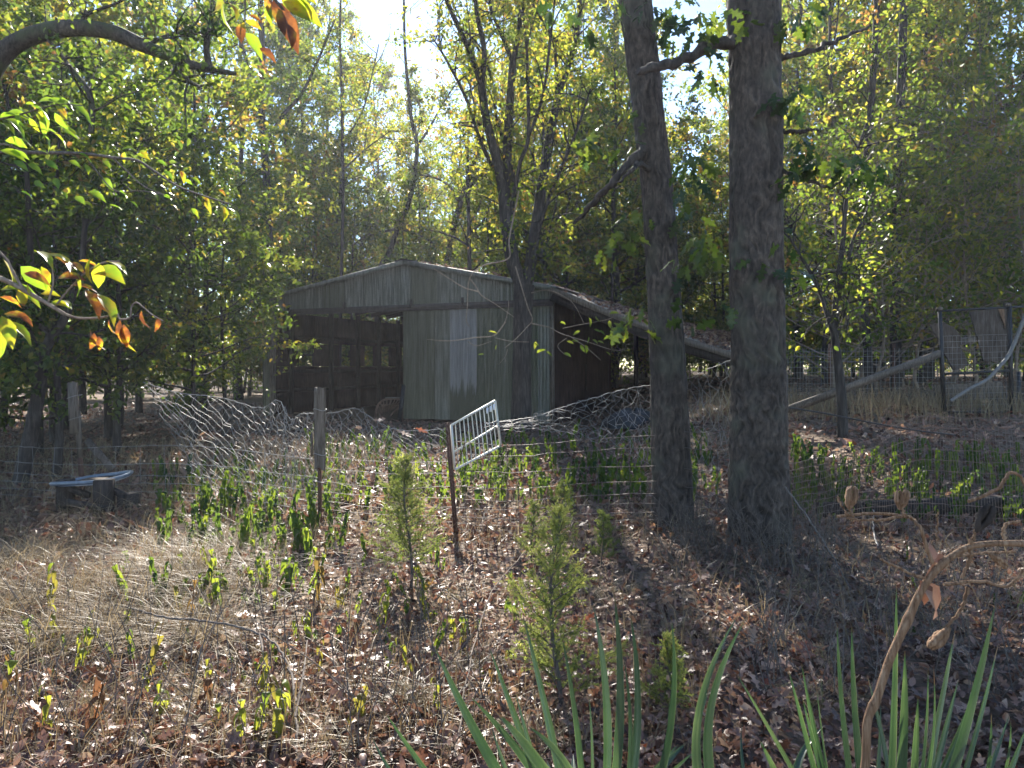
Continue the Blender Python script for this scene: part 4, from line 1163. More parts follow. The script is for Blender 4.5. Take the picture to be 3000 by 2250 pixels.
def strand(pts, r, sag, rng, wob=.004, n=None):
    pts = np.array(pts)
    L = np.sum(np.linalg.norm(np.diff(pts, axis=0), axis=1)); n = n or max(8, int(L / .12))
    q = resample(pts, n)
    q[:, 2] -= sag * np.sin(np.linspace(0, np.pi, n))
    q[1:-1] += rng.normal(size=(n - 2, 3)) * wob
    return q
def wirefence(name, label, ups, feet, zs, r, mat, vstep, vmat=None, top_extra=()):
    """horizontal strands at heights zs along feet, with uprights every vstep"""
    base = np.array(feet[0]); T = thing(name, label, 'fence', base)
    ft = np.array(feet) - base
    for z in zs:
        q = strand(ft + [0, 0, z], r, rng.uniform(0, .03), rng, .004)
        mb = MB(); tube(mb, q, r, 4); obj('strand', mb.mesh('strand', mat), T)
    L = np.sum(np.linalg.norm(np.diff(ft, axis=0), axis=1)); n = int(L / vstep)
    c = resample(ft, n + 1)
    Aa, Bs = [], []
    for p in c[1:-1]:
        off = rng.normal() * .02
        for k in range(len(zs) - 1):
            Aa.append(p + [off * k * .2, 0, zs[k]]); Bs.append(p + [off * (k + 1) * .2 + rng.normal() * .006, rng.normal() * .01, zs[k + 1]])
    mb = MB(); edges(mb, Aa, Bs, r * .8); obj('uprights', mb.mesh('uprights', vmat or mat), T, kind='stuff')
    return T
def ft(px, d):
    x = (px - 1500) / F * d
    return np.array([x, d, float(gz(x, d))])
wirefence('field_fence', 'old field fence strands from the left board post to the split wooden post', 0, [ft(-60, 9.4), ft(212, 8.92), ft(560, 8.2), ft(935, 7.55)], [.08, .16, .25, .36, .5, .68], .0026, M_wire, .32, M_wire)
wirefence('field_fence', 'rusty field fence strands between the split wooden post and the leaning stake', 0, [ft(940, 7.55), ft(1140, 7.48), ft(1325, 7.4)], [.06, .12, .19, .27, .36, .47, .60, .72], .0028, M_wirerust, .30)
wirefence('field_fence', 'rusty brown field fence behind the cedar saplings, running from the stake to the slimmer oak', 0, [ft(1335, 7.4), ft(1500, 7.45), ft(1700, 7.4), ft(1940, 7.2)], [.05, .11, .18, .26, .36, .48, .63, .80, .92], .0034, M_wirerust, .125)
wirefence('field_fence', 'dark wire strands stretched across the gap between the two oaks', 0, [ft(2000, 7.15), ft(2080, 6.95), ft(2150, 6.85)], [.10, .24, .42, .60, .80, .95], .0030, M_wiredark, .13)
# welded wire at the right, sagging towards the oak
def welded():
    feet = [ft(2300, 6.75), ft(2480, 6.95), ft(2700, 7.0), ft(2960, 6.95), ft(3180, 6.9)]
    base = feet[0]; T = thing('welded_wire_fence', 'rusty welded wire grid fence sagging beside the thick oak at the right', 'fence', base)
    c = resample(np.array(feet) - base, 60)
    u = np.linspace(0, 1, 60)
    htop = np.interp(u, [0, .16, .33, .44, .5, 1], [.70, .76, .90, 1.08, 1.14, 1.16])
    nz_ = 12
    grid = []
    for k in range(60):
        z = np.linspace(.02, 1, nz_) * htop[k]
        lean = .12 * np.sin(u[k] * 5 + 1) * np.linspace(0, 1, nz_) ** 1.5
        grid.append(np.stack([np.full(nz_, c[k][0]) + .02 * math.sin(k) * np.linspace(0, 1, nz_), c[k][1] - lean, c[k][2] + z], -1))
    G = np.array(grid) + rng.normal(size=(60, nz_, 3)) * .003
    for j in range(nz_):
        mb = MB(); tube(mb, G[:, j], .0028, 4); obj('strand', mb.mesh('strand', M_wirerust), T)
    mb = MB()
    g2 = G
    edges(mb, g2[:, :-1].reshape(-1, 3), g2[:, 1:].reshape(-1, 3), .0026)
    mid = (G[:-1] + G[1:]) / 2
    edges(mb, mid[:, :-1].reshape(-1, 3), mid[:, 1:].reshape(-1, 3), .0026)
    obj('uprights', mb.mesh('uprights', M_wirerust), T, kind='stuff')
welded()
q = np.array([A_(2285, 1190, 6.8), A_(2420, 1212, 7.0), A_(2560, 1240, 7.0), A_(2690, 1262, 7.0), A_(2800, 1275, 7.0)])
mb = MB(); tube(mb, resample(q, 30) - q[0], .007, 5)
tag(obj('sagging_cable', mb.mesh('sagging_cable', M_steel), None, q[0]), 'thick dark cable sagging away from the thick oak to the right', 'cable')

# white gate
def gate():
    TL, TR, BR, BL = at(1322, 1246, 7.42), at(1450, 1174, 7.72), at(1467, 1306, 7.72), at(1332, 1376, 7.42)
    base = (BL + BR) / 2
    T = thing('slatted_gate', 'white painted metal gate panel hung askew between the rusty stake and the netting', 'gate', base)
    nrm = np.cross(TR - TL, BL - TL); nrm /= np.linalg.norm(nrm)
    l = lambda a, b, t: a + (b - a) * t - base
    for nm, a, b in (('top_rail', TL, TR), ('bottom_rail', BL, BR), ('side_rail', TL, BL), ('side_rail', TR, BR)):
        mb = MB(); bar(mb, a - base, b - base, .018, .022, up=nrm); obj(nm, mb.mesh(nm, M_white), T)
    mb = MB(); bar(mb, l(TL, BL, .62) + nrm * .012, l(TR, BR, .56) + nrm * .012, .016, .018, up=nrm); obj('middle_rail', mb.mesh('middle_rail', M_white), T)
    for k in range(1, 11):
        t = k / 11
        mb = MB(); tube(mb, [l(TL, TR, t), (l(TL, TR, t) + l(BL, BR, t)) / 2 + rng.normal(size=3) * .002, l(BL, BR, t)], .0055, 6)
        obj('slat', mb.mesh('slat', M_white), T)
    for k in range(3):
        t = .80 + .075 * k
        a = l(TL, TR, t) + (l(BL, BR, t) - l(TL, TR, t)) * .06 - nrm * .012 * (1 if nrm[1] > 0 else -1)
        mb = MB(); box(mb, a + np.array([0, 0, -.025]), (.022, .003, .06)); obj('paper_tag', mb.mesh('paper_tag', M_paper), T)
    mb = MB(); tube(mb, resample([l(TL, BL, .95), l(TL, BL, .75) + [.06, -.03, 0], l(TL, BL, .45) + [.12, -.02, .03]], 10), .006, 5); obj('latch_rod', mb.mesh('latch_rod', M_rust), T)
gate()

# ------------------------------------------------------------ things in and by the shed
def slat_chair():
    p = at(1140, 1205, 22.6)
    p[2] = .12
    T = thing('slatted_chair', 'brown plastic chair with a slatted back tipped over inside the open shed bay', 'chair', p)
    w = .42
    mb = MB()
    rim = np.array([(-w, 0, -.1), (-w * .85, -.05, .25), (-w * .35, -.12, .46), (w * .5, -.12, .50), (w, -.05, .40), (w * .55, 0, .18), (w * .1, .0, -.02)])
    tube(mb, resample(rim, 30), .028, 6); obj('back_rim', mb.mesh('back_rim', M_chair), T)
    for k in range(11):
        t = .08 + .84 * k / 10
        a = resample(rim[:5], 60)[int(59 * t)]; b = np.array([-w + 1.1 * w * t * 1.4 - .05, .02, -.1 + .32 * t])
        mb = MB(); bar(mb, a, b, .03, .012, up=(0, 1, 0)); obj('slat', mb.mesh('slat', M_chair), T)
    mb = MB(); box(mb, (.16, -.12, .53), (.50, .10, .035)); obj('seat_edge', mb.mesh('seat_edge', M_pipe), T)
    for x in (-.3, .3):
        mb = MB(); bar(mb, (x, .1, -.12), (x * .8, .35, .30), .035, .035); obj('leg', mb.mesh('leg', M_chair), T)
slat_chair()
k = SO + SU * sx(1188) + SV * -.35
mb = MB(); bar(mb, (0, 0, 0), (.10, .24, 1.05), .12, .02, up=(0, 1, 0))
tag(obj('leaning_board', mb.mesh('leaning_board', M_tarp), None, k), 'narrow dark board leaning on the edge of the sliding door', 'board')
# dark blue tarp heap at the shed corner
p = at(1850, 1245, 17.5); p[2] = gz(p[0], p[1])
mb = MB(); rt_ = np.random.default_rng(6)
nu, nv = 28, 12
U_, V_ = np.meshgrid(np.linspace(0, 2 * np.pi, nu, endpoint=False), np.linspace(0, 1, nv))
rad = np.cos(V_ * 1.45) * (1 + .13 * np.sin(U_ * 3 + 1) + .10 * np.sin(U_ * 7 + V_ * 6))
X_ = np.stack([.7 * rad * np.cos(U_), .5 * rad * np.sin(U_), .42 * np.sin(V_ * 1.5) * (1 + .12 * np.sin(U_ * 2))], -1).reshape(-1, 3)
i = np.arange(nv - 1)[:, None] * nu; j = np.arange(nu)[None]; j2 = (j + 1) % nu
mb.add(X_, np.stack([i + j, i + j2, i + nu + j2, i + nu + j], -1).reshape(-1, 4))
tag(obj('tarp_heap', mb.mesh('tarp_heap', M_tarp, True), None, p), 'dark tarp thrown over a heap by the shed wall, behind the netting', 'tarp')

# wire kennel with wooden chair at the right
DK = 13.4
def kennel():
    b = at(2752, 1208, DK); b[2] = gz(b[0], b[1])
    T = thing('wire_kennel', 'black square tube kennel frame with wire grid at the right', 'kennel', b)
    def P(px, py, d=DK): return at(px, py, d) - b
    for nm, a, c, w in (('corner_post', P(2752, 905), P(2766, 1215), .055), ('corner_post', P(2957, 895), P(2964, 1225), .055), ('corner_post', P(2984, 1090, 14.2), P(2984, 1225, 14.2), .05),
                        ('top_rail', P(2755, 911), P(3020, 897), .04), ('middle_rail', P(2760, 1096), P(2966, 1086), .04), ('bottom_rail', P(2766, 1208), P(2964, 1208), .035)):
        mb = MB(); bar(mb, a, c, w, w, up=(0, 1, 0)); obj(nm, mb.mesh(nm, M_steel), T)
    for q in (P(2752, 905), P(2950, 893)):
        mb = MB(); box(mb, q, (.09, .07, .06)); obj('post_cap', mb.mesh('post_cap', M_wood), T)
    Aa, Bs = [], []
    for px in np.arange(2764, 2962, 13):
        Aa.append(P(px, 985, DK + .03)); Bs.append(P(px + 4, 1212, DK + .03))
    for py in np.arange(985, 1212, 17):
        Aa.append(P(2756, py, DK + .03)); Bs.append(P(2962, py - 6, DK + .03))
    for px in np.arange(2966, 3100, 13):
        Aa.append(P(px, 960, DK + .2)); Bs.append(P(px, 1215, DK + .2))
    for py in np.arange(960, 1215, 17):
        Aa.append(P(2962, py, DK + .2)); Bs.append(P(3100, py + 20, DK + .2))
    mb = MB(); edges(mb, Aa, Bs, .0022); obj('wire_grid', mb.mesh('wire_grid', M_wire), T, kind='stuff')
kennel()
def lawn_chair():
    d = 14.3
    b = at(2850, 1210, d); b[2] = gz(b[0], b[1])
    T = thing('wooden_chair', 'weathered plywood lounge chair with a wide tapered back inside the kennel', 'chair', b)
    def P(px, py, dd=d): return at(px, py, dd) - b
    def board(nm, pts, th, m, dd=d):
        mb = MB(); prism(mb, [P(x, y, dd) for x, y in pts], (0, th, 0)); obj(nm, mb.mesh(nm, m), T)
    board('backrest', [(2840, 912), (2950, 902), (2962, 1020), (2945, 1060), (2882, 1058), (2862, 985)], .03, M_ply, d + .45)
    board('back_slat', [(2925, 905), (2942, 903), (2946, 962)], .02, M_stalk, d + .42)
    board('armrest', [(2725, 952), (2765, 943), (2800, 965), (2830, 1005), (2812, 1012), (2840, 1068), (2822, 1078), (2795, 1085), (2770, 1040), (2748, 990)], .05, M_ply, d - .1)
    board('apron', [(2742, 1128), (2935, 1118), (2936, 1160), (2880, 1166), (2800, 1168), (2748, 1168)], .05, M_wood, d - .05)
    board('leg', [(2738, 1128), (2765, 1126), (2800, 1168), (2806, 1210), (2760, 1214), (2745, 1180)], .05, M_ply, d - .0)
    board('leg', [(2898, 1160), (2936, 1120), (2950, 1160), (2962, 1206), (2912, 1208)], .05, M_ply, d - .0)
    board('seat_board', [(2790, 1000), (2860, 985), (2862, 1000), (2795, 1016)], .5, M_wood, d + .0)
lawn_chair()
q = [at(2312, 1200, 11.8), at(2752, 1036, 13.2)]
c = (q[0] + q[1]) / 2
mb = MB(); bar(mb, q[0] - c, q[1] - c, .05, .125, up=(0, -.3, 1))
tag(obj('leaning_plank', mb.mesh('leaning_plank', M_wood), None, c), 'long grey plank propped from the leaf litter up against the kennel post', 'plank')
q = np.array([at(2785, 1175, 13.0), at(2840, 1140, 13.0), at(2892, 1112, 13.05), at(2930, 1072, 13.1), at(2955, 1040, 13.15), at(2980, 985, 13.2), at(3010, 905, 13.2)])
mb = MB(); tube(mb, resample(q - q[0], 40), .032, 8)
tag(obj('curved_pipe', mb.mesh('curved_pipe', M_pipe, True), None, q[0]), 'pale curved plastic pipe bending up in front of the kennel', 'pipe')
# far wire fence behind the litter
def farfence():
    feet = [ft(2290, 16.5), ft(2500, 16.8), ft(2800, 17)]
    b = feet[0]; T = thing('far_wire_fence', 'thin wire grid fence standing behind the sunlit leaf litter', 'fence', b)
    c = resample(np.array(feet) - b, 46)
    Aa, Bs = [], []
    H = 1.25
    for p in c: Aa.append(p); Bs.append(p + [0, 0, H])
    for z in np.arange(.1, H + .01, .12):
        for k in range(45): Aa.append(c[k] + [0, 0, z]); Bs.append(c[k + 1] + [0, 0, z])
    mb = MB(); edges(mb, Aa, Bs, .0035); obj('wire_grid', mb.mesh('wire_grid', M_wire), T, kind='stuff')
    for k in (0, 16, 32):
        mb = MB(); bar(mb, c[k] + [0, .03, -.1], c[k] + [0, .03, H + .1], .05, .05, up=(0, 1, 0)); obj('fence_stake', mb.mesh('fence_stake', M_rust), T)
farfence()
# dark timber lying behind the right fence
a, e = at(2400, 1505, 7.9), at(3060, 1495, 8.0); a[2] = gz(a[0], a[1]) + .09; e[2] = gz(e[0], e[1]) + .10; c = (a + e) / 2
mb = MB(); bar(mb, a - c, e - c, .16, .18)
tag(obj('dark_timber', mb.mesh('dark_timber', M_darkwood), None, c), 'heavy dark timber lying on the ground behind the welded wire fence', 'timber')

# tray on dark wooden stand at the left
def tray():
    d = 8.3
    b = at(270, 1408, d)
    T = thing('oval_tray', 'pale blue oval tray with a raised rim lying on dark wooden blocks at the left', 'tray', b)
    def P(px, py, dd): return at(px, py, dd) - b
    a = np.linspace(0, 2 * np.pi, 36)
    rim = np.stack([.40 * np.sign(np.cos(a)) * np.abs(np.cos(a)) ** .7, .30 * np.sin(a), .05 * np.cos(a) + .012 * np.sin(2 * a) + .02], -1)
    mb = MB(); tube(mb, rim, .022, 8, cap=False); obj('rim', mb.mesh('rim', M_tray, True), T)
    mb = MB(); V = np.vstack([rim[:-1] * [.97, .97, 1] - [0, 0, .035], [[0, 0, -.02]]]); q = np.arange(35)
    mb.add(V, np.stack([q, (q + 1) % 35, np.full(35, 35)], -1)); obj('tray_floor', mb.mesh('tray_floor', M_tray, True), T)
    mb = MB(); box(mb, (-.02, .0, .005), (.22, .34, .012)); obj('inner_board', mb.mesh('inner_board', M_ply), T)
    for (px, py0, py1, w, dd, lab) in ((192, 1405, 1478, 28, 8.2, 'dark wooden block under the near left end of the tray'), (305, 1405, 1480, 34, 8.0, 'dark wooden block under the middle of the tray'), (378, 1445, 1500, 38, 8.1, 'dark wooden block standing right of the tray')):
        x = at(px, 0, dd); z0 = float(gz(x[0], x[1])); z1 = at(px, py0, dd)[2]
        mb = MB(); box(mb, (0, 0, (z1 - z0) / 2 - .02), (w / F * dd * 1.5, .14, z1 - z0 + .04), rotz(.3)); 
        tag(obj('wooden_block', mb.mesh('wooden_block', M_darkwood), None, (x[0], x[1], z0)), lab, 'block', 'dark blocks at the tray')
    for px0, py0, px1, py1, dd, lab in ((205, 1432, 262, 1452, 8.1, 'short dark rail slanting down under the tray'), (318, 1432, 375, 1455, 8.05, 'dark rail slanting from the middle block to the right block'), (195, 1470, 330, 1492, 7.9, 'weathered slat lying in dry grass below the tray')):
        p0, p1 = at(px0, py0, dd), at(px1, py1, dd); c = (p0 + p1) / 2
        mb = MB(); bar(mb, p0 - c, p1 - c, .05, .06); tag(obj('wooden_rail', mb.mesh('wooden_rail', M_darkwood), None, c), lab, 'rail')
tray()
p0, p1 = at(255, 1290, 9.4), at(330, 1375, 9.0); c = (p0 + p1) / 2
mb = MB(); bar(mb, p0 - c, p1 - c, .085, .025, up=(0, -1, .3)); tag(obj('slanting_board', mb.mesh('slanting_board', M_ply), None, c), 'pale grey board slanting down to the oval tray behind the old post', 'board')

# ------------------------------------------------------------ cedar saplings
def cedar(label, px, py0, py1, spread, n, seed, dens=1.0, tint=.5, low=.18, rise=.3, wob=.10):
    f = gpt(px, py1); d = f[1]
    H = at(px, py0, d)[2] - f[2]
    r = np.random.default_rng(seed)
    T = thing('cedar_sapling', label, 'sapling', f)
    mb = MB()
    t = np.linspace(0, 1, 9)
    P = np.stack([.03 * np.sin(t * 5 + seed) * H, .02 * np.sin(t * 4) * H, t * H * .97], -1)
    tube(mb, P, np.linspace(.011, .002, 9) * (H + .2), 6)
    A_l, D_l, T_l = [], [], []
    wmax = spread / F * d
    for k in range(n):
        f_ = low + (1 - low) * (k + r.random()) / n
        o = np.array([np.interp(f_, t, P[:, 0]), np.interp(f_, t, P[:, 1]), f_ * H * .97])
        az = k * 2.4 + r.normal() * .4
        L = wmax * ((1.05 - f_) ** .75 * 1.05 + .06) * r.uniform(.5, 1.2)
        dr = np.array([math.cos(az), math.sin(az), rise + .8 * f_]); dr /= np.linalg.norm(dr)
        q = [o]
        for j in range(6): dr = dr + r.normal(size=3) * wob + [0, 0, .035]; dr /= np.linalg.norm(dr); q.append(q[-1] + dr * L / 6)
        q = np.array(q); tube(mb, q, np.linspace(.0035, .0012, 7), 4, cap=False)
        for j in range(int(9 * dens + 60 * L)):
            a = .10 + .90 * r.random(); kk = min(int(a * 6), 5); o2 = q[kk] + (q[kk + 1] - q[kk]) * (a * 6 - kk)
            d2 = dr * .9 + r.normal(size=3) * .55; d2 /= np.linalg.norm(d2); l2 = (.035 + .22 * L * (1.1 - a)) * r.uniform(.5, 1.3)
            m = int(6 + 330 * l2)
            s = r.random(m); bend = r.normal(size=3) * .25
            A_l.append(o2 + d2 * (s * l2)[:, None] + bend * ((s * l2) ** 2 / max(l2, .01))[:, None] + r.normal(size=(m, 3)) * .0016)
            D_l.append(d2 + r.normal(size=(m, 3)) * .42); T_l.append(np.full(m, tint - .12 + .10 * r.normal() + .42 * a * (.4 + .6 * f_)))
    obj('trunk', mb.mesh('trunk', M_twig, True), T)
    A_l, D_l, T_l = map(np.concatenate, (A_l, D_l, T_l))
    mb = MB(); leaves(mb, A_l, D_l, unit(r, len(A_l)), r.uniform(.008, .017, len(A_l)), LEAF2, np.clip(T_l, 0, .95), wid=.5)
    obj('crown', mb.mesh('cedar_crown', M_cedar), T, kind='stuff')
    return T, d
cedar('bushy light green cedar sapling left of the rusty stake', 1195, 1335, 1722, 135, 60, 1, 1.0, .46, .17, .15)
cedar('open feathery cedar sapling with bright tips standing behind the yucca', 1630, 1480, 2085, 215, 46, 2, .8, .52, .05, .35, .08)
cedar('small dull cedar seedling behind the feathery sapling, close to the fence', 1645, 1410, 1640, 70, 36, 3, 1.0, .3, .1)
cedar('little cedar seedling between the fence and the slimmer oak', 1560, 1470, 1640, 60, 26, 4, 1.0, .35, .1)
cedar('thin brownish cedar seedling just right of the feathery sapling top', 1765, 1500, 1660, 55, 26, 5, .8, .25, .1)
cedar('low cedar tuft leaning out right of the feathery sapling', 1960, 1870, 2110, 95, 26, 6, 1.0, .5, .1)

# ------------------------------------------------------------ yuccas
def blade(mb, root, ctrl, tip, w, tint, r):
    n = 18
    t = np.linspace(0, 1, n)[:, None]
    # curve through ctrl (the point where it meets the lower edge of the view)
    tm = np.linalg.norm(ctrl - root) / (np.linalg.norm(ctrl - root) + np.linalg.norm(tip - ctrl))
    c = (ctrl - (1 - tm) ** 2 * root - tm ** 2 * tip) / (2 * tm * (1 - tm))
    C = (1 - t) ** 2 * root + 2 * t * (1 - t) * c + t ** 2 * tip
    T = np.gradient(C, axis=0); T /= np.linalg.norm(T, axis=1)[:, None]
    view = np.array([0.15 * r.normal(), -1, .25 + .2 * r.normal()])
    S_ = np.cross(T, view); S_ /= np.linalg.norm(S_, axis=1)[:, None]
    ang = r.uniform(-.7, .7)
    Nn = np.cross(S_, T)
    S2 = S_ * math.cos(ang) + Nn * math.sin(ang); N2 = np.cross(S2, T)
    ww = w * np.clip(np.interp(t[:, 0], [0, .15, .5, .8, .95, 1], [.75, .85, 1, .62, .2, .02]), 0, 1)[:, None]
    cols = []; prof = ((-1, .20), (-.92, .165), (-.62, .06), (-.34, .02), (0, -.01), (.34, .02), (.62, .06), (.92, .165), (1, .20))
    for s, z in prof:
        cols.append(C + S2 * ww * s * .5 + N2 * ww * z)
    m = len(prof)
    V = np.stack(cols, 1).reshape(-1, 3)
    rib = r.normal(size=m) * .07
    tt = np.tile(np.array([.99, tint + .1, tint, tint - .05, tint + .08, tint - .05, tint, tint + .1, .99]) + rib * np.array([0, 1, 1, 1, 1, 1, 1, 1, 0]), n)
    tt = tt + np.repeat(r.normal(size=n) * .05, m); tt[:-2 * m] = np.maximum(tt[:-2 * m], .14)
    tt[-2 * m:] = r.uniform(0, .3); tt[-m:] = 0
    i = np.arange(n - 1)[:, None] * m; j = np.arange(m - 1)[None]
    mb.add(V, np.stack([i + j, i + j + 1, i + m + j + 1, i + m + j], -1).reshape(-1, 4), np.clip(tt, 0, 1))
def yucca(label, cx, d, blades, seed, extra=12):
    r = np.random.default_rng(seed)
    x = (cx - 1500) / F * d; b = np.array([x, d, float(gz(x, d))])
    T = thing('yucca', label, 'yucca', b)
    root0 = np.array([0, 0, .30])
    bl = [(tx, ty, ex, ey if len(s) == 0 else s[0], w) for tx, ty, ex, ey, w, *s in blades]
    for tx, ty, ex, ey, w in bl:
        dt = d + r.uniform(-.22, .22)
        tip = at(tx, ty, dt) - b; ct = at(ex, ey, d + (dt - d) * .5) - b
        ext = ct + (ct - tip) / np.linalg.norm(ct - tip) * .25
        rt = root0 * [1, 1, .5] + np.array([np.clip(ext[0] * .55, -.35, .35), r.uniform(-.06, .06), min(.15, ext[2] - .05)])
        mb = MB(); blade(mb, rt, ct, tip, w / F * d * .82, r.uniform(.15, .6), r)
        obj('leaf', mb.mesh('yucca_leaf', M_yucca, True), T)
    for k in range(extra):
        az = r.uniform(0, 6.28); l = r.uniform(.35, .6)
        tip = root0 + np.array([math.cos(az) * l, math.sin(az) * l * .8, r.uniform(-.05, .25)])
        mb = MB(); blade(mb, root0 * .6, (root0 * .6 + tip) / 2 + [0, 0, .06], tip, .038, r.uniform(.25, .6), r)
        obj('leaf', mb.mesh('yucca_leaf', M_yucca, True), T)
    for k in range(11):
        az = r.uniform(0, 6.28); l = r.uniform(.35, .65)
        tip = root0 * .5 + np.array([math.cos(az) * l, math.sin(az) * l, r.uniform(-.15, .12)])
        mb = MB(); blade(mb, root0 * .7, (root0 * .7 + tip) / 2 + [0, 0, .08], tip, .032, .5, r)
        o = obj('dead_leaf', mb.mesh('dead_yucca_leaf', M_straw, True), T); o['label'] = 'dry straw coloured blade at the base'
    mb = MB(); tube(mb, [(0, 0, -.05), (0, 0, .2), (0, 0, .36)], [.06, .055, .03], 8); obj('stem', mb.mesh('stem', M_stalk), T)
E = 2250
yucca('spiky yucca with tall narrow blades, nearest the middle of the lower edge', 1680, 1.95, [
 (1271, 1889, 1452, E, 38), (1432, 1893, 1565, E, 32), (1533, 1803, 1637, E, 30), (1646, 1862, 1705, E, 28), (1737, 1767, 1777, E, 34), (1798, 1726, 1809, E, 36), (1845, 1789, 1857, E, 30), (1967, 1812, 1936, E, 36),
 (1826, 1920, 1845, E, 18), (1960, 2040, 1945, E, 24), (1375, 2038, 1560, E, 44), (1443, 2074, 1590, E, 44), (1547, 2128, 1660, E, 38), (1086, 2151, 1140, E, 26), (1129, 2088, 1240, E, 24), (1510, 2030, 1570, E, 22), (1440, 2130, 1480, E, 22), (1725, 2030, 1735, E, 14)], 1)
yucca('dense yucca clump with many upright blades in the lower right corner', 2560, 1.85, [
 (2165, 1798, 2045, E, 36), (2188, 1807, 2075, E, 40), (2086, 2002, 2035, E, 22), (2172, 2124, 2177, E, 18), (2226, 2169, 2265, E, 28), (2416, 2124, 2335, E, 34), (2156, 1970, 2320, E, 20), (2307, 1952, 2380, E, 34), (2348, 1943, 2411, E, 22), (2390, 1990, 2420, E, 18), (2452, 1825, 2484, E, 28), (2495, 1830, 2515, E, 36),
 (2626, 1717, 2606, E, 46), (2651, 1907, 2642, E, 34), (2719, 1952, 2700, E, 22), (2735, 1955, 2722, E, 14), (2800, 1839, 2716, E, 44), (2809, 1988, 2742, E, 24), (2841, 2056, 2765, E, 24), (2915, 1771, 2791, E, 40), (2925, 1884, 2827, E, 30), (2904, 2088, 2893, E, 18), (2958, 2092, 2900, E, 24), (3010, 2120, 2960, E, 34), (2540, 1975, 2600, E, 26), (2580, 2060, 2570, E, 26), (2690, 2040, 2680, E, 28), (2350, 2040, 2400, E, 26), (2960, 2110, 2945, E, 20), (3050, 2000, 3000, E, 34)], 2)

# ------------------------------------------------------------ dead stalk with pods
def stalk():
    d = 1.6
    b = np.array([(2545 - 1500) / F * d, d, 0.0]); b[2] = gz(b[0], b[1])
    T = thing('dead_stalk', 'tan dried stalk bending over to the right with seed pods and curled leaves', 'plant', b)
    P = lambda *p: at(p[0], p[1], d + (p[2] if len(p) > 2 else 0)) - b
    q = np.array([[0, 0, 0]] + [P(*p) for p in ((2530, 2400), (2538, 2205), (2542, 2110), (2570, 2042), (2606, 1934), (2655, 1825), (2692, 1744), (2732, 1681), (2787, 1631), (2859, 1597), (3000, 1592), (3120, 1600))])
    C, rr = resample(q, 70, .68 * np.array([.014, .0135, .013, .013, .0125, .0125, .0125, .012, .0115, .0105, .0095, .009, .008]))
    rr = rr * (1 + .25 * np.exp(-((np.arange(70) % 14) - 7) ** 2 / 1.5))
    mb = MB(); tube(mb, C, rr, 12); obj('stem', mb.mesh('stem', M_stalk, True), T)
    tw = [([(2732, 1650), (2715, 1600), (2696, 1545), (2675, 1520, .02), (2655, 1512), (2580, 1505, .02), (2452, 1513)], .0042), ([(2640, 1512), (2560, 1525), (2480, 1518)], .003), ([(2705, 1694), (2640, 1668), (2579, 1638)], .0032), ([(2845, 1581), (2842, 1620), (2836, 1649), (2818, 1694)], .0045), ([(2764, 1712), (2877, 1703), (2945, 1717), (2985, 1690), (3010, 1655)], .0036),
          ([(2836, 1720), (2825, 1760), (2809, 1794), (2768, 1843)], .0042), ([(2836, 1469), (2890, 1448), (2927, 1428), (2945, 1400), (2963, 1383), (2990, 1395), (3010, 1430)], .004), ([(2500, 1513), (2488, 1492)], .003), ([(2650, 1512), (2640, 1480), (2636, 1470)], .003), ([(2800, 1628), (2880, 1622), (2975, 1617)], .003), ([(2745, 1585), (2747, 1530), (2750, 1500)], .0022), ([(2850, 1583), (2855, 1565), (2862, 1548)], .003), ([(2452, 1455), (2470, 1490), (2490, 1512)], .0022), ([(2940, 1580), (2945, 1540), (2990, 1528)], .004)]
    for pts, r in tw:
        mb = MB(); c = resample(np.array([P(*p) for p in pts]), 18); c[1:-1] += np.random.default_rng(len(pts)).normal(size=(16, 3)) * .0012
        tube(mb, c, np.linspace(r, r * .75, 18), 7); obj('twig', mb.mesh('twig', M_stalk, True), T)
    for (x0, y0, x1, y1, r) in ((2782, 1838, 2722, 1898, .014), (2486, 1492, 2500, 1426, .0125), (2636, 1494, 2632, 1438, .009), (2643, 1490, 2656, 1434, .009), (2858, 1560, 2905, 1478, .014), (2895, 1620, 2950, 1660, .010)):
        a, e = P(x0, y0), P(x1, y1); t = np.linspace(0, 1, 9)[:, None]
        c = a + (e - a) * t
        ax = (e - a) / np.linalg.norm(e - a); s1 = np.cross(ax, [0, 1, 0]); s1 /= np.linalg.norm(s1); s2 = np.cross(ax, s1)
        prof = np.array([.2, .6, .85, .95, 1, .98, .92, .8, .35])
        rj = np.random.default_rng(int(x0)); V = []
        for q in range(3):
            th = q * 2.094 + rj.uniform(0, 1)
            o = (np.cos(th) * s1 + np.sin(th) * s2)[None] * (r * .52 * prof * np.linspace(.7, 1.35, 9))[:, None]
            mb = MB(); tube(mb, c + o + rj.normal(size=(9, 3)) * r * .06, r * .56 * prof * (1 + .12 * rj.normal(size=9)), 7)
            if q == 0: o0 = obj('seed_pod', mb.mesh('seed_pod', M_stalk if y0 != 1560 else M_darkwood), T)
            else: obj('pod_valve', mb.mesh('pod_valve', M_stalk if y0 != 1560 else M_darkwood), o0)
    rl = np.random.default_rng(3)
    for (x0, y0, x1, y1, s, c) in ((2700, 1715, 2812, 1800, 1, .5), (2695, 1700, 2740, 1790, .9, .2), (2735, 1640, 2790, 1640, 1.3, .9), (2710, 1690, 2785, 1650, .9, .6), (2730, 1645, 2740, 1590, .9, .4)):
        a, e = P(x0, y0), P(x1, y1); L = np.linalg.norm(e - a) * s
        mb = MB(); leaves(mb, a[None], (e - a)[None], np.array([[.2, -.8, .6]]) + rl.normal(size=(1, 3)) * .3, L, LEAF8, .42, wid=1.0, curl=c)
        obj('curled_leaf', mb.mesh('curled_leaf', M_litter, True), T)
stalk()

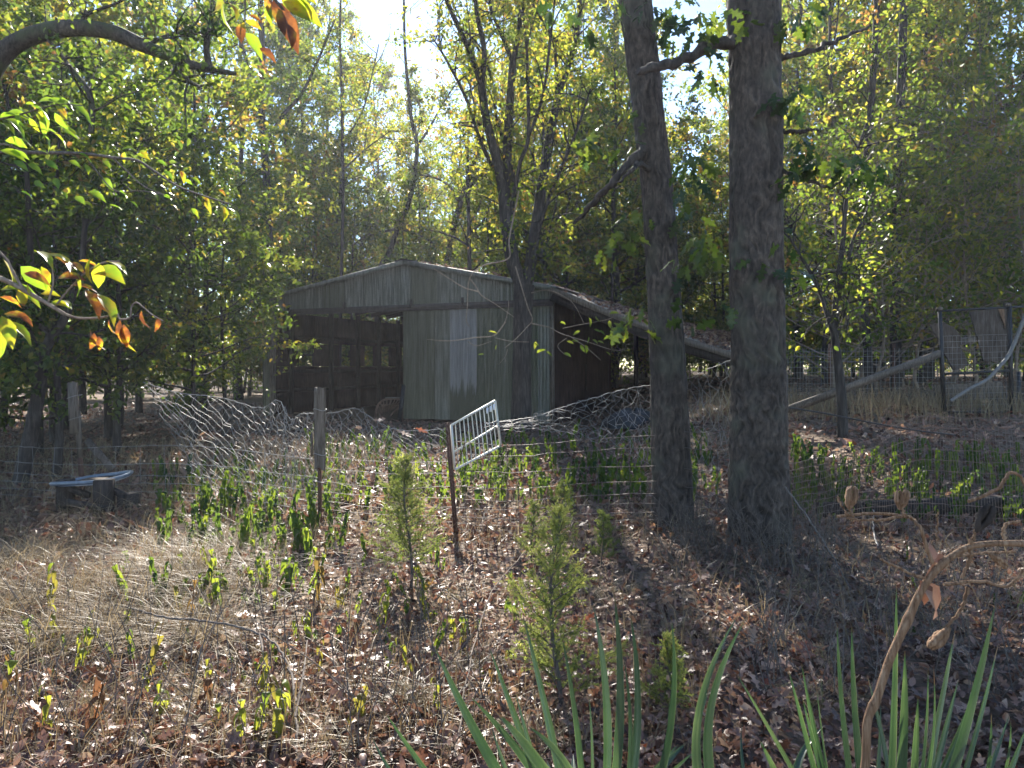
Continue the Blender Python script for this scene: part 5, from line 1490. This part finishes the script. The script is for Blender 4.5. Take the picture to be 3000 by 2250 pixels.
# ------------------------------------------------------------ near leafy branches
def branch(name, label, d, twigs, lv, size, tints, seed, mat=M_leafnear, tpl=LEAF8, wid=1.0, droop=.4, pale=False, hang=()):
    b = at(*twigs[0][0][0][:2], d)
    T = thing(name, label, 'branch', b)
    r = np.random.default_rng(seed)
    mb = MB()
    for pts, w0, w1 in twigs:
        q = np.array([at(p[0], p[1], d + (p[2] if len(p) > 2 else 0)) for p in pts]) - b
        q, rr = resample(q, 6 * len(pts), np.linspace(w0, w1, len(pts)))
        tube(mb, q, rr, 6)
    obj('twig', mb.mesh('twig', M_twigpale if pale else M_twig, True), T)
    for s in lv:
        px, py, ang = s[0], s[1], s[2]; sc = s[3] if len(s) > 3 else 1.0; tn = s[4] if len(s) > 4 else r.uniform(*tints)
        p = at(px, py, d + r.uniform(-.06, .06)) - b
        a = math.radians(ang)
        D = np.array([[math.cos(a), r.uniform(-.4, .4), -math.sin(a)]])
        U = np.array([[.3 * r.normal(), -.45 + .5 * r.normal(), .75]])
        mb = MB(); leaves(mb, p[None], D, U, size * sc * r.uniform(.85, 1.15), tpl, tn, wid=wid * r.uniform(.85, 1.1), curl=r.uniform(.0, .35))
        obj('leaf', mb.mesh('branch_leaf', mat, True), T)
    for s in hang:
        p = at(s[0], s[1], d) - b
        mb = MB(); leaves(mb, p[None], np.array([[.1 * r.normal(), .1, -1.]]), np.array([[r.normal(), -1, .2]]), s[2] / F * d, LEAF8, .92, wid=.75, curl=.3)
        obj('dead_leaf', mb.mesh('dead_leaf', M_leafnear, True), T)
branch('autumn_branch', 'branch with large yellow leaves turning red and brown, reaching in from the left edge', 2.6,
    [([(-120, 780), (0, 815), (70, 850), (140, 890), (190, 920)], .010, .006), ([(190, 920), (230, 932), (300, 930), (340, 918), (352, 935), (380, 930), (385, 900), (400, 886), (425, 905), (450, 925), (478, 940)], .0045, .002), ([(70, 850), (40, 800), (20, 760), (-20, 720)], .006, .003), ([(140, 890), (155, 830), (150, 780), (120, 740)], .004, .002), ([(160, 900), (200, 850), (250, 800), (300, 770), (350, 765)], .004, .002)],
    [(10, 760, 60, 1.1), (60, 780, 40, 1.0), (70, 800, 10, .8, .85), (30, 830, 30, 1.0), (0, 850, -10, .9), (80, 830, 80, .6), (100, 735, 10, .9, .6), (130, 745, 5, .9, .7), (160, 755, 20, .8, .86), (200, 770, 15, .7, .85), (230, 765, 0, .8, .8), (265, 755, 100, .9, .62), (290, 770, 95, .9, .6), (290, 780, 25, 1.0, .6), (310, 765, 15, 1.0, .68), (170, 815, -15, .9, .88), (215, 800, 60, .9, .6), (205, 835, 5, .8, .83), (250, 850, 40, 1.1, .95), (285, 860, 45, 1.1, .62), (270, 880, 20, .8, .84), (150, 885, 5, .7, .6), (175, 880, 10, .6, .5), (60, 840, 80, .7, .86), (10, 920, 5, .9, .84), (5, 925, 60, 1.1, .6), (15, 940, 30, 1.1, .58), (-10, 960, 80, 1.4, .6), (60, 925, 30, .6, .9), (0, 870, 20, .7, .85), (120, 860, 0, .6, .7), (120, 780, 70, .7, .7)],
    .105, (.48, .74), 5, wid=.82, hang=[(265, 965, 65), (275, 975, 55), (320, 935, 52), (352, 935, 100), (362, 950, 70), (415, 910, 55), (462, 930, 45), (290, 985, 45)], pale=True)
branch('green_branch', 'spray of bright backlit green leaves high at the left edge', 3.3,
    [([(-80, 370), (0, 350), (60, 335), (120, 318), (180, 305), (240, 310)], .006, .002), ([(60, 335), (110, 360), (150, 385), (180, 395)], .003, .0015), ([(-60, 420), (20, 425), (60, 440), (100, 445)], .004, .002)],
    [(75, 305, 5), (110, 300, -5, 1.1), (140, 290, 10), (180, 290, 10, .9), (200, 300, 25, 1.4), (150, 275, 30), (15, 350, 10), (0, 345, -20), (30, 355, 40), (20, 330, 0), (85, 345, 60, .7), (105, 335, 40, .7), (130, 335, 80, 1.), (160, 330, 60, .8), (120, 385, -15, .9), (150, 385, 30), (165, 370, 10), (130, 395, 60, .8), (185, 380, 15), (15, 412, 5, 1.1), (45, 405, 0, .7), (105, 440, 0, .6), (0, 360, 20, 1.2), (60, 320, 20, .8), (165, 310, 40, .7, .66), (115, 320, 80, .6, .68), (0, 440, 10), (30, 440, 20), (90, 310, 15), (50, 330, 70, .6)],
    .088, (.34, .52), 6, wid=.8)
branch('thin_branch', 'long thin dark branch with scattered yellowing leaves, crossing the thicket at the left', 4.6,
    [([(-60, 445), (90, 447), (240, 450), (330, 462), (400, 470), (450, 500), (520, 545), (600, 575), (680, 600)], .012, .004), ([(330, 462), (370, 500), (420, 545), (480, 570)], .005, .002), ([(250, 455), (290, 510), (340, 560), (420, 560), (520, 580)], .005, .002)],
    [(355, 440, -30, .7), (365, 445, 100, .7, .68), (400, 450, 15, .7, .66), (410, 440, 30, .7, .66), (460, 470, 20, .6), (480, 500, 30, .7), (530, 500, 60, .7, .68), (560, 520, 20, .6, .6), (590, 575, 30, .7, .68), (600, 590, 50, .7, .7), (650, 600, 60, .8, .68), (655, 605, 80, .8, .67), (670, 610, 30, .9, .4), (640, 555, 30, .6, .66), (540, 530, 10, .7, .4), (570, 575, 40, .6), (250, 480, 60, .6), (300, 470, 30, .7), (230, 450, 10, .8), (200, 470, 20, .7), (300, 520, 40, .8), (350, 560, 30, .7), (260, 560, 20, .9), (220, 575, 30, .8), (240, 590, 20, .6, .66), (180, 560, 40, .7), (440, 560, 30, .7), (480, 575, 10, .7), (500, 600, 10, .6, .68), (130, 470, 30, .8), (80, 480, 20, .8), (40, 470, 30, .8), (160, 520, 60, .7), (100, 530, 30, .8), (380, 590, 20, .6), (60, 560, 20, .8), (320, 600, 10, .7), (560, 610, 40, .6, .5)],
    .105, (.15, .5), 7, wid=.9)
branch('overhead_branch', 'big yellow and brown leaves hanging at the very top edge, left of centre', 2.0,
    [([(760, -140), (780, -60), (800, -10), (830, 30), (850, 80)], .006, .003), ([(700, -120), (716, -20), (718, 40), (715, 90)], .003, .0015), ([(640, -100), (650, -20), (660, 10)], .003, .002)],
    [(655, 5, 100, .8, .62), (668, 5, 50, .9, .6), (640, -20, 80, .9, .8), (790, -15, 100, .6, .85), (822, -5, 30, 1.4, .63), (830, 5, 20, 1.5, .6), (800, 0, 60, 1.3, .98), (815, 25, 60, 1.3, .97), (845, 70, 75, .8, .9), (790, 8, 100, .7, .5), (718, 62, 15, .7, .7), (716, 65, 110, .8, .93), (718, 95, 45, 1.0, .62), (760, 140, 30, .6, .86), (850, -20, 20, .9, .64), (870, -15, 40, 1.0, .66), (730, 45, 10, .4, .95), (975, -10, 15, .6, .8)],
    .082, (.5, .75), 8, wid=.9)
HB = [([(1520, 560), (1492, 700), (1490, 757), (1416, 778), (1376, 816), (1369, 900), (1366, 936), (1375, 958)], .010, .004), ([(1376, 816), (1395, 840), (1410, 865), (1450, 890), (1506, 929)], .008, .004), ([(1270, 787), (1316, 816), (1360, 843), (1404, 855)], .004, .007),
      ([(1479, 1019), (1512, 992), (1542, 960), (1560, 936), (1545, 896), (1510, 780)], .004, .009), ([(1558, 948), (1608, 959), (1648, 979), (1714, 999), (1794, 1025), (1830, 1025)], .009, .003), ([(1648, 962), (1711, 949), (1780, 936), (1800, 925)], .005, .003), ([(1664, 982), (1714, 1015), (1760, 1055)], .005, .003), ([(1662, 989), (1634, 1012), (1650, 1035), (1664, 1042)], .004, .003), ([(1482, 943), (1449, 982), (1393, 989), (1316, 999), (1250, 994)], .006, .003), ([(1490, 880), (1489, 905), (1478, 945), (1448, 985)], .005, .003), ([(1450, 990), (1500, 1000), (1550, 1002)], .005, .003), ([(1487, 1023), (1480, 1045), (1461, 1068)], .004, .002), ([(1480, 1050), (1482, 1062)], .003, .002), ([(1370, 1000), (1395, 1013), (1440, 1000)], .004, .003), ([(1556, 858), (1600, 850), (1640, 862), (1680, 890), (1710, 945)], .005, .004)]
branch('hanging_twigs', 'thin bare twigs with few pale leaves hanging in front of the shed corner', 10.0, HB,
    [(1725, 930, 60), (1745, 925, 80, 1., .6), (1785, 920, -20, 1.1, .62), (1785, 938, 80), (1740, 965, 10), (1755, 968, 20), (1735, 995, 20), (1750, 1000, 0), (1660, 1000, 15, 1.2), (1675, 998, 0), (1562, 1005, 10, .9), (1570, 1000, 100), (1572, 1035, -40, 1.4, .6), (1600, 1030, 30), (1650, 1035, 15, 1.), (1640, 945, 0, .9), (1430, 970, 5, 1.1, .7), (1400, 1040, -20, .8), (1700, 1010, 60), (1715, 1010, 70), (1645, 800, -50, 1.4, .55), (1725, 985, 90), (1775, 1030, 30, .8), (1700, 970, 160), (1455, 1010, 110, .7)],
    .11, (.4, .65), 9, mat=M_leafy, tpl=LEAF4, wid=.8, pale=True)

# ------------------------------------------------------------ ground cover
def nearfar(n, rng, pw=1.0, d0=2.2, d1=26, xm=.95):
    """points on the ground inside the view, denser near the camera"""
    y = d0 * (d1 / d0) ** (rng.random(n) ** pw)
    x = (rng.random(n) * 2 - 1) * (y * .76 + .6)
    return x, y
def litter(n, d0, d1, size, tpl, seed, hop):
    r = np.random.default_rng(seed)
    x, y = nearfar(n, r, 1.0, d0, d1)
    # not inside the shed
    s = (x - SO[0]) * SU[0] + (y - SO[1]) * SU[1]; l = (x - SO[0]) * SV[0] + (y - SO[1]) * SV[1]
    keep = ~((s > -SW) & (s < 0) & (l > 0) & (l < 10))
    x, y = x[keep], y[keep]; n = len(x)
    P = np.stack([x, y, gz(x, y) + .006 + hop * r.random(n) ** 1.6], -1)
    D = r.normal(size=(n, 3)) * [1, 1, .40]
    U = np.array([0, 0, 1.]) + r.normal(size=(n, 3)) * .62
    t = np.clip(.40 + .26 * r.normal(size=n), 0, .9); t = np.where(r.random(n) < .06, 1, t)
    mb = MB(); leaves(mb, P, D, U, size * r.uniform(.55, 1.3, n), tpl, t, wid=r.uniform(.9, 1.2), curl=r.uniform(-.9, 1.3, n))
    o = obj('leaf_litter', mb.mesh('leaf_litter', M_litter), kind='stuff'); o['label'] = 'crisp brown fallen leaves covering the ground'
litter(12000, 2.1, 6.6, .070, OAK, 201, .07)
litter(22000, 2.1, 9, .050, LEAF8, 202, .07)
litter(34000, 7.0, 32, .10, LEAF4, 203, .06)
def grass(n, seed, region, h, lean, tint, w=.0026):
    r = np.random.default_rng(seed)
    x, y = region(r, n); n = len(x)
    b = np.stack([x, y, gz(x, y)], -1)
    hh = h * r.uniform(.4, 1.2, n)
    az = r.uniform(0, 6.28, n)
    d = np.stack([np.cos(az), np.sin(az), np.zeros(n)], -1)
    ln = lean * r.uniform(.2, 1.5, n)
    pts = []
    for t in (0, .4, .75, 1.0):
        pts.append(b + d * (ln * hh * t ** 1.8)[:, None] + np.array([0, 0, 1.]) * (hh * (t - .38 * np.minimum(ln, 2.0) * t * t))[:, None])
    sd_ = np.stack([-np.sin(az + r.normal(size=n)), np.cos(az), np.zeros(n)], -1)
    V = np.stack([pts[0] - sd_ * w, pts[0] + sd_ * w, pts[1] - sd_ * w, pts[1] + sd_ * w, pts[2] - sd_ * w * .7, pts[2] + sd_ * w * .7, pts[3]], 1)
    i = np.arange(n)[:, None] * 7
    mb = MB(); tt = np.repeat(np.clip(tint + .18 * r.normal(size=n), 0, 1), 7)
    mb.add(V, np.concatenate([i + np.array([[0, 1, 3, 2]]), i + np.array([[2, 3, 5, 4]])]), tt)
    mb.f.append((i + np.array([[4, 5, 6]])).astype(np.int32)); mb.mi.append(np.zeros(n, np.int32))
    return mb
def put_grass(label, *a, **k):
    o = obj('dry_grass', grass(*a, **k).mesh('dry_grass', M_straw), kind='stuff'); o['label'] = label
def reg_px(x0, x1, y0, y1, clump=0):
    def f(r, n):
        if clump:
            c = np.stack([r.uniform(x0, x1, clump), r.uniform(y0, y1, clump)], -1); k = r.integers(0, clump, n)
            px = c[k, 0] + r.normal(size=n) * 38; py = c[k, 1] + r.normal(size=n) * 14
        else:
            px = r.uniform(x0, x1, n); py = r.uniform(y0, y1, n)
        d = EYE * F / (py - HZ)
        return (px - 1500) / F * d, d
    return f
put_grass('tangled dry grass at the left of the clearing', 7000, 301, reg_px(-100, 760, 1500, 1900, 60), .36, 1.6, .45, w=.0017)
put_grass('loose straw stems over the leaves in front', 2600, 302, reg_px(-100, 1500, 1560, 2330), .18, 1.4, .5, w=.0015)
put_grass('brown dead stems standing in the leaves in front', 2600, 308, reg_px(-50, 2100, 1560, 2280), .26, .45, .12, w=.0018)
put_grass('dry grass tufts in front', 3600, 303, reg_px(-50, 2900, 1700, 2300, 26), .14, 1.3, .65, w=.0015)
put_grass('dry grass and stems along the fence', 2400, 304, reg_px(300, 2100, 1440, 1600), .28, .9, .45)
put_grass('thin dead stems in the shade at the right', 1200, 305, reg_px(1950, 3050, 1500, 1900), .26, .8, .35)
def reg_w(x0, x1, y0, y1):
    return lambda r, n: (r.uniform(x0, x1, n), r.uniform(y0, y1, n))
put_grass('tall tan weeds behind the thick oak', 2600, 306, reg_w(3.6, 10, 12.6, 15.5), .55, .35, .5, w=.004)
put_grass('dry grass under the thicket at the left', 5000, 307, reg_w(-11, -2.2, 8.6, 15), .40, .9, .4, w=.004)

# wilted weeds
def weed_mesh(seed, H, nl, ls, tint):
    r = np.random.default_rng(seed)
    mb = MB()
    t = np.linspace(0, 1, 6)
    lean = r.normal(size=2) * .10
    P = np.stack([lean[0] * t ** 2 * H, lean[1] * t ** 2 * H, t * H - .02], -1)
    tube(mb, P, np.linspace(.0035, .0018, 6), 4, .95, 0, cap=False)
    for k in range(nl):
        f = .38 + .62 * (k + r.random() * .6) / nl
        o = np.array([np.interp(f, t, P[:, c]) for c in range(3)])
        az = k * 2.4 + r.normal() * .5
        d = np.array([math.cos(az), math.sin(az), 0])
        L = ls * r.uniform(.7, 1.2) * (1.1 - .35 * f); n = 6
        s = np.linspace(0, 1, n)[:, None]
        C = o + d * (.026 * np.sin(s * 2.2) + .006 * s) + np.array([0, 0, 1]) * (.02 * np.sin(s * 3.1) - L * s ** 1.25)
        sd_ = np.array([-d[1], d[0], 0]) * math.cos(.5) + np.array([.2 * r.normal(), .2 * r.normal(), 0])
        w = ls * .21 * np.array([.15, .75, 1, .85, .5, .04])[:, None] * r.uniform(.8, 1.2)
        V = np.stack([C - sd_ * w - d * w * .5, C, C + sd_ * w - d * w * .5], 1).reshape(-1, 3)
        i = np.arange(n - 1)[:, None] * 3; j = np.arange(2)[None]
        mb.add(V, np.stack([i + j, i + j + 1, i + 3 + j + 1, i + 3 + j], -1).reshape(-1, 4), np.clip(tint + .12 * r.normal(), 0, .9))
    return mb.mesh('weed', M_weed, True)
WE = [weed_mesh(400 + i, .20 + .05 * (i % 5), 4 + i % 5, .10 + .016 * (i % 3), .28 + .09 * (i % 4)) for i in range(10)]
WD = [weed_mesh(430 + i, .34 + .05 * i, 8 + i % 4, .14, .10 + .06 * (i % 3)) for i in range(6)]
DW = [weed_mesh(460 + i, .20 + .04 * i, 5 + i % 3, .09, 1.0) for i in range(4)]
rw = np.random.default_rng(88)
def weeds(label, group, meshes, n, px0, px1, py0, py1, sc=(.8, 1.25), gauss=False, name='wilted_weed'):
    for k in range(n):
        px = rw.uniform(px0, px1); py = rw.uniform(py0, py1)
        if gauss: px = np.clip(rw.normal((px0 + px1) / 2, (px1 - px0) / 4.2), px0 - 60, px1 + 60)
        p = gpt(px, py)
        o = obj(name, meshes[rw.integers(0, len(meshes))], None, p)
        s = rw.uniform(*sc) * rw.choice([.6, .8, 1, 1.1]); o.scale = (s, s, s * rw.uniform(.85, 1.2))
        o.rotation_euler = (rw.normal() * .18, rw.normal() * .18, rw.uniform(0, 6.28))
        tag(o, label, 'weed', group)
weeds('limp green weed with drooping leaves in the thick sunlit patch left of the cedar saplings', 'weeds in the sunlit patch', WE, 66, 430, 1080, 1620, 1800, (.6, .95), True)
weeds('single wilted weed among the fallen leaves in the front left', 'weeds scattered in front', WE, 44, 0, 1050, 1760, 2020, (.42, .66))
weeds('small wilted weed between the cedar saplings and the dry stems', 'weeds in front of the cedars', WE, 26, 1000, 1560, 1620, 1960, (.45, .7))
weeds('bright wilted weed standing just behind the rusty field fence', 'weeds behind the field fence', WE, 52, 1080, 2060, 1370, 1500, (1.1, 1.5))
weeds('green weed in the shadow of the shed wall', 'weeds under the shed wall', WD, 24, 1000, 2080, 1290, 1370, (.8, 1.1))
weeds('tall dark wilted weed in the shade right of the thick oak', 'dark weeds right of the oak', WD, 44, 2310, 3000, 1395, 1560, (.7, 1.0))
weeds('dull weed behind the netting by the wooden post', 'weeds behind the netting', WE, 28, 620, 1330, 1400, 1580, (.9, 1.3))
weeds('low wilted weed in the shaded ground at the right', 'weeds at the right', WD, 10, 2150, 3000, 1620, 1950, (.25, .4))
def weed_stuff():
    """the many more stems too small to pick apart"""
    mb = MB(); r = np.random.default_rng(5)
    for k in range(950):
        px, py = ((r.uniform(900, 2100), r.uniform(1285, 1480)) if k < 430 else (r.uniform(2300, 3050), r.uniform(1340, 1540)) if k < 700 else (r.uniform(450, 1000), r.uniform(1380, 1640)))
        p = gpt(px, py); me = (WE if k % 3 else WD)[k % 6]
        co = np.empty(len(me.vertices) * 3, np.float32); me.vertices.foreach_get('co', co); co = co.reshape(-1, 3)
        a = r.uniform(0, 6.28); s = r.uniform(.6, 1.05); v = (co * s) @ rotz(a).T + p
        q = np.array([list(f.vertices) for f in me.polygons if len(f.vertices) == 4])
        mb.add(v, q, float(np.clip(r.normal(.24, .15), 0, .7)))
    o = obj('undergrowth', mb.mesh('undergrowth', M_weed, True), kind='stuff'); o['label'] = 'low wilted undergrowth behind the fences'
weed_stuff()
weeds('dead brown weed shrivelled among the fallen leaves', 'dead weeds in front', DW, 45, 0, 1500, 1750, 2200, (.7, 1.3), name='dead_weed')

# dead twigs and stems
def ground_stick(name, label, pts, r0, r1, mat=M_twig, lift=.03, subs=()):
    q = []
    for p in pts:
        g = gpt(p[0], p[1]); g[2] += lift + (p[2] if len(p) > 2 else 0); q.append(g)
    q = np.array(q); b = q[0].copy()
    mb = MB(); c, rr = resample(q - b, 8 * len(pts), np.linspace(r0, r1, len(pts))); rj = np.random.default_rng(int(pts[0][0]))
    c[1:-1] += rj.normal(size=(len(c) - 2, 3)) * .003
    tube(mb, c, rr, 6)
    for sp in subs:
        s = np.array([gpt(p[0], p[1]) + [0, 0, lift + (p[2] if len(p) > 2 else 0)] for p in sp]) - b
        tube(mb, resample(s, 14), np.linspace(r1 * 1.1, r1 * .5, 14), 5)
    tag(obj(name, mb.mesh(name, mat, True), None, b), label, 'stick')
ground_stick('fallen_branch', 'long pale dead branch arching over the leaves in the front left', [(370, 1850, .12), (480, 1905, .16), (590, 1930, .18), (700, 1955, .18), (790, 1985, .16), (850, 2045, .10), (865, 2150, .04), (872, 2260)], .007, .006, M_twig, subs=[[(760, 1970, .17), (785, 2050, .10), (830, 2130, .03)], [(865, 2150, .04), (890, 2050, .1), (900, 1960, .12)]])
ground_stick('dead_stick', 'thin straight stick crossing in front of the feathery cedar', [(1330, 2260, .02), (1380, 2060, .16), (1440, 1880, .26), (1540, 1750, .30)], .004, .0025, M_twigpale)
ground_stick('dead_stick', 'short pale stick standing in the dry grass at the left', [(440, 1870), (445, 1820, .05), (440, 1760, .12)], .004, .003, M_twigpale)
ground_stick('dead_stick', 'fallen stick lying behind the left yucca blades', [(1290, 1845), (1360, 1835), (1440, 1815)], .014, .010, M_twig, .01)
ground_stick('dead_stick', 'white forked stick under the welded wire fence', [(2572, 1612, .02), (2560, 1580, .06), (2558, 1540, .16)], .010, .006, M_pipe, .0)
ground_stick('dead_branch', 'dark thin dead branch hanging over the right fence to the ground', [(2300, 1660, .62), (2380, 1700, .40), (2450, 1740, .2), (2500, 1770, .05)], .008, .004, M_twig, .02)
def stems_stuff():
    r = np.random.default_rng(71); Aa, Bs = [], []
    mb = MB()
    for k in range(620):
        if k < 260: px, py = r.uniform(1950, 2420), r.uniform(1560, 1680)
        elif k < 420: px, py = r.uniform(0, 1500), r.uniform(1800, 2250)
        else: px, py = r.uniform(2200, 3000), r.uniform(1600, 2100)
        p = gpt(px, py); h = r.uniform(.15, .5); d = np.array([r.normal() * .35, r.normal() * .35, 1])
        q = np.array([p, p + d * h * .5 + r.normal(size=3) * .02, p + d * h + r.normal(size=3) * .05])
        tube(mb, q, [.003, .0025, .0015], 4, cap=False)
        for g in range(2):
            o = q[1] + (q[2] - q[1]) * r.random(); e = o + (d * .5 + r.normal(size=3) * .6) * h * .35
            Aa.append(o); Bs.append(e)
    edges(mb, Aa, Bs, .0014)
    o = obj('dead_stems', mb.mesh('dead_stems', M_twig), kind='stuff'); o['label'] = 'fine dead stems standing in the leaves'
stems_stuff()
def brush():
    r = np.random.default_rng(73); mb = MB()
    c = at(2690, 1165, 16.0)
    for k in range(150):
        p = np.array([c[0] + r.normal() * 1.2, c[1] + r.normal() * .4, 0]); p[2] = gz(p[0], p[1]) + r.uniform(0, .35)
        d = r.normal(size=3) * [1, .6, .22]; l = r.uniform(.5, 1.3)
        q = np.array([p - d * l / 2, p + r.normal(size=3) * .05, p + d * l / 2]); tube(mb, q, [.010, .009, .004], 4)
    tag(obj('brush_heap', mb.mesh('brush_heap', M_twig), kind='stuff'), 'heap of dead branches behind the sunlit leaf litter', 'brush heap')
brush()
# large single fallen leaves
BL = []
for k in range(5):
    mb = MB(); leaves(mb, np.zeros((1, 3)), np.array([[1., 0, .05]]), np.array([[0, 0, 1.]]), 1.0, OAK, [.85, .75, .6, .98, .9][k], wid=1.15, curl=[.3, -.3, .5, .2, .1][k]); BL.append(mb.mesh('fallen_leaf', M_litter, True))
def fallen(label, px, py, s, k, group=None, z=.03, p=None, rot=None):
    p = gpt(px, py) + [0, 0, z] if p is None else p
    o = obj('fallen_leaf', BL[k], None, p); o.scale = (s, s, s)
    o.rotation_euler = rot or (rw.normal() * .35, rw.normal() * .35, rw.uniform(0, 6.28))
    tag(o, label, 'leaf', group)
fallen('largest pale tan oak leaf lying in the sun beyond the yuccas', 2225, 1985, .22, 0, rot=(.2, -.35, .3))
fallen('broad tan leaf standing on edge beside the largest pale leaf', 2350, 1965, .15, 4, rot=(.3, -.9, .8))
fallen('orange leaf lying in the shade right of the cedars', 2040, 1720, .13, 3, rot=(.3, -.6, .5))
fallen('yellow brown leaf caught on the wire near the rusty stake', 0, 0, .16, 4, p=at(1160, 1262, 7.44), rot=(.4, .2, .1))
fallen('orange red leaf resting on the top wire near the rusty stake', 0, 0, .14, 3, p=at(1212, 1255, 7.42), rot=(-.5, .1, .3))
fallen('tan leaf caught high in the torn netting', 0, 0, .12, 1, p=at(1095, 1232, 7.46), rot=(.5, .0, .2))
fallen('small tan leaf hanging in the netting right of the wooden post', 0, 0, .07, 0, p=at(1040, 1252, 7.46), rot=(1.2, .0, .2))
for k in range(40):
    fallen('big curled tan leaf lying on top of the litter in front', rw.uniform(0, 2900), rw.uniform(1700, 2230), rw.uniform(.10, .16), int(rw.integers(0, 5)), 'big leaves on the litter')
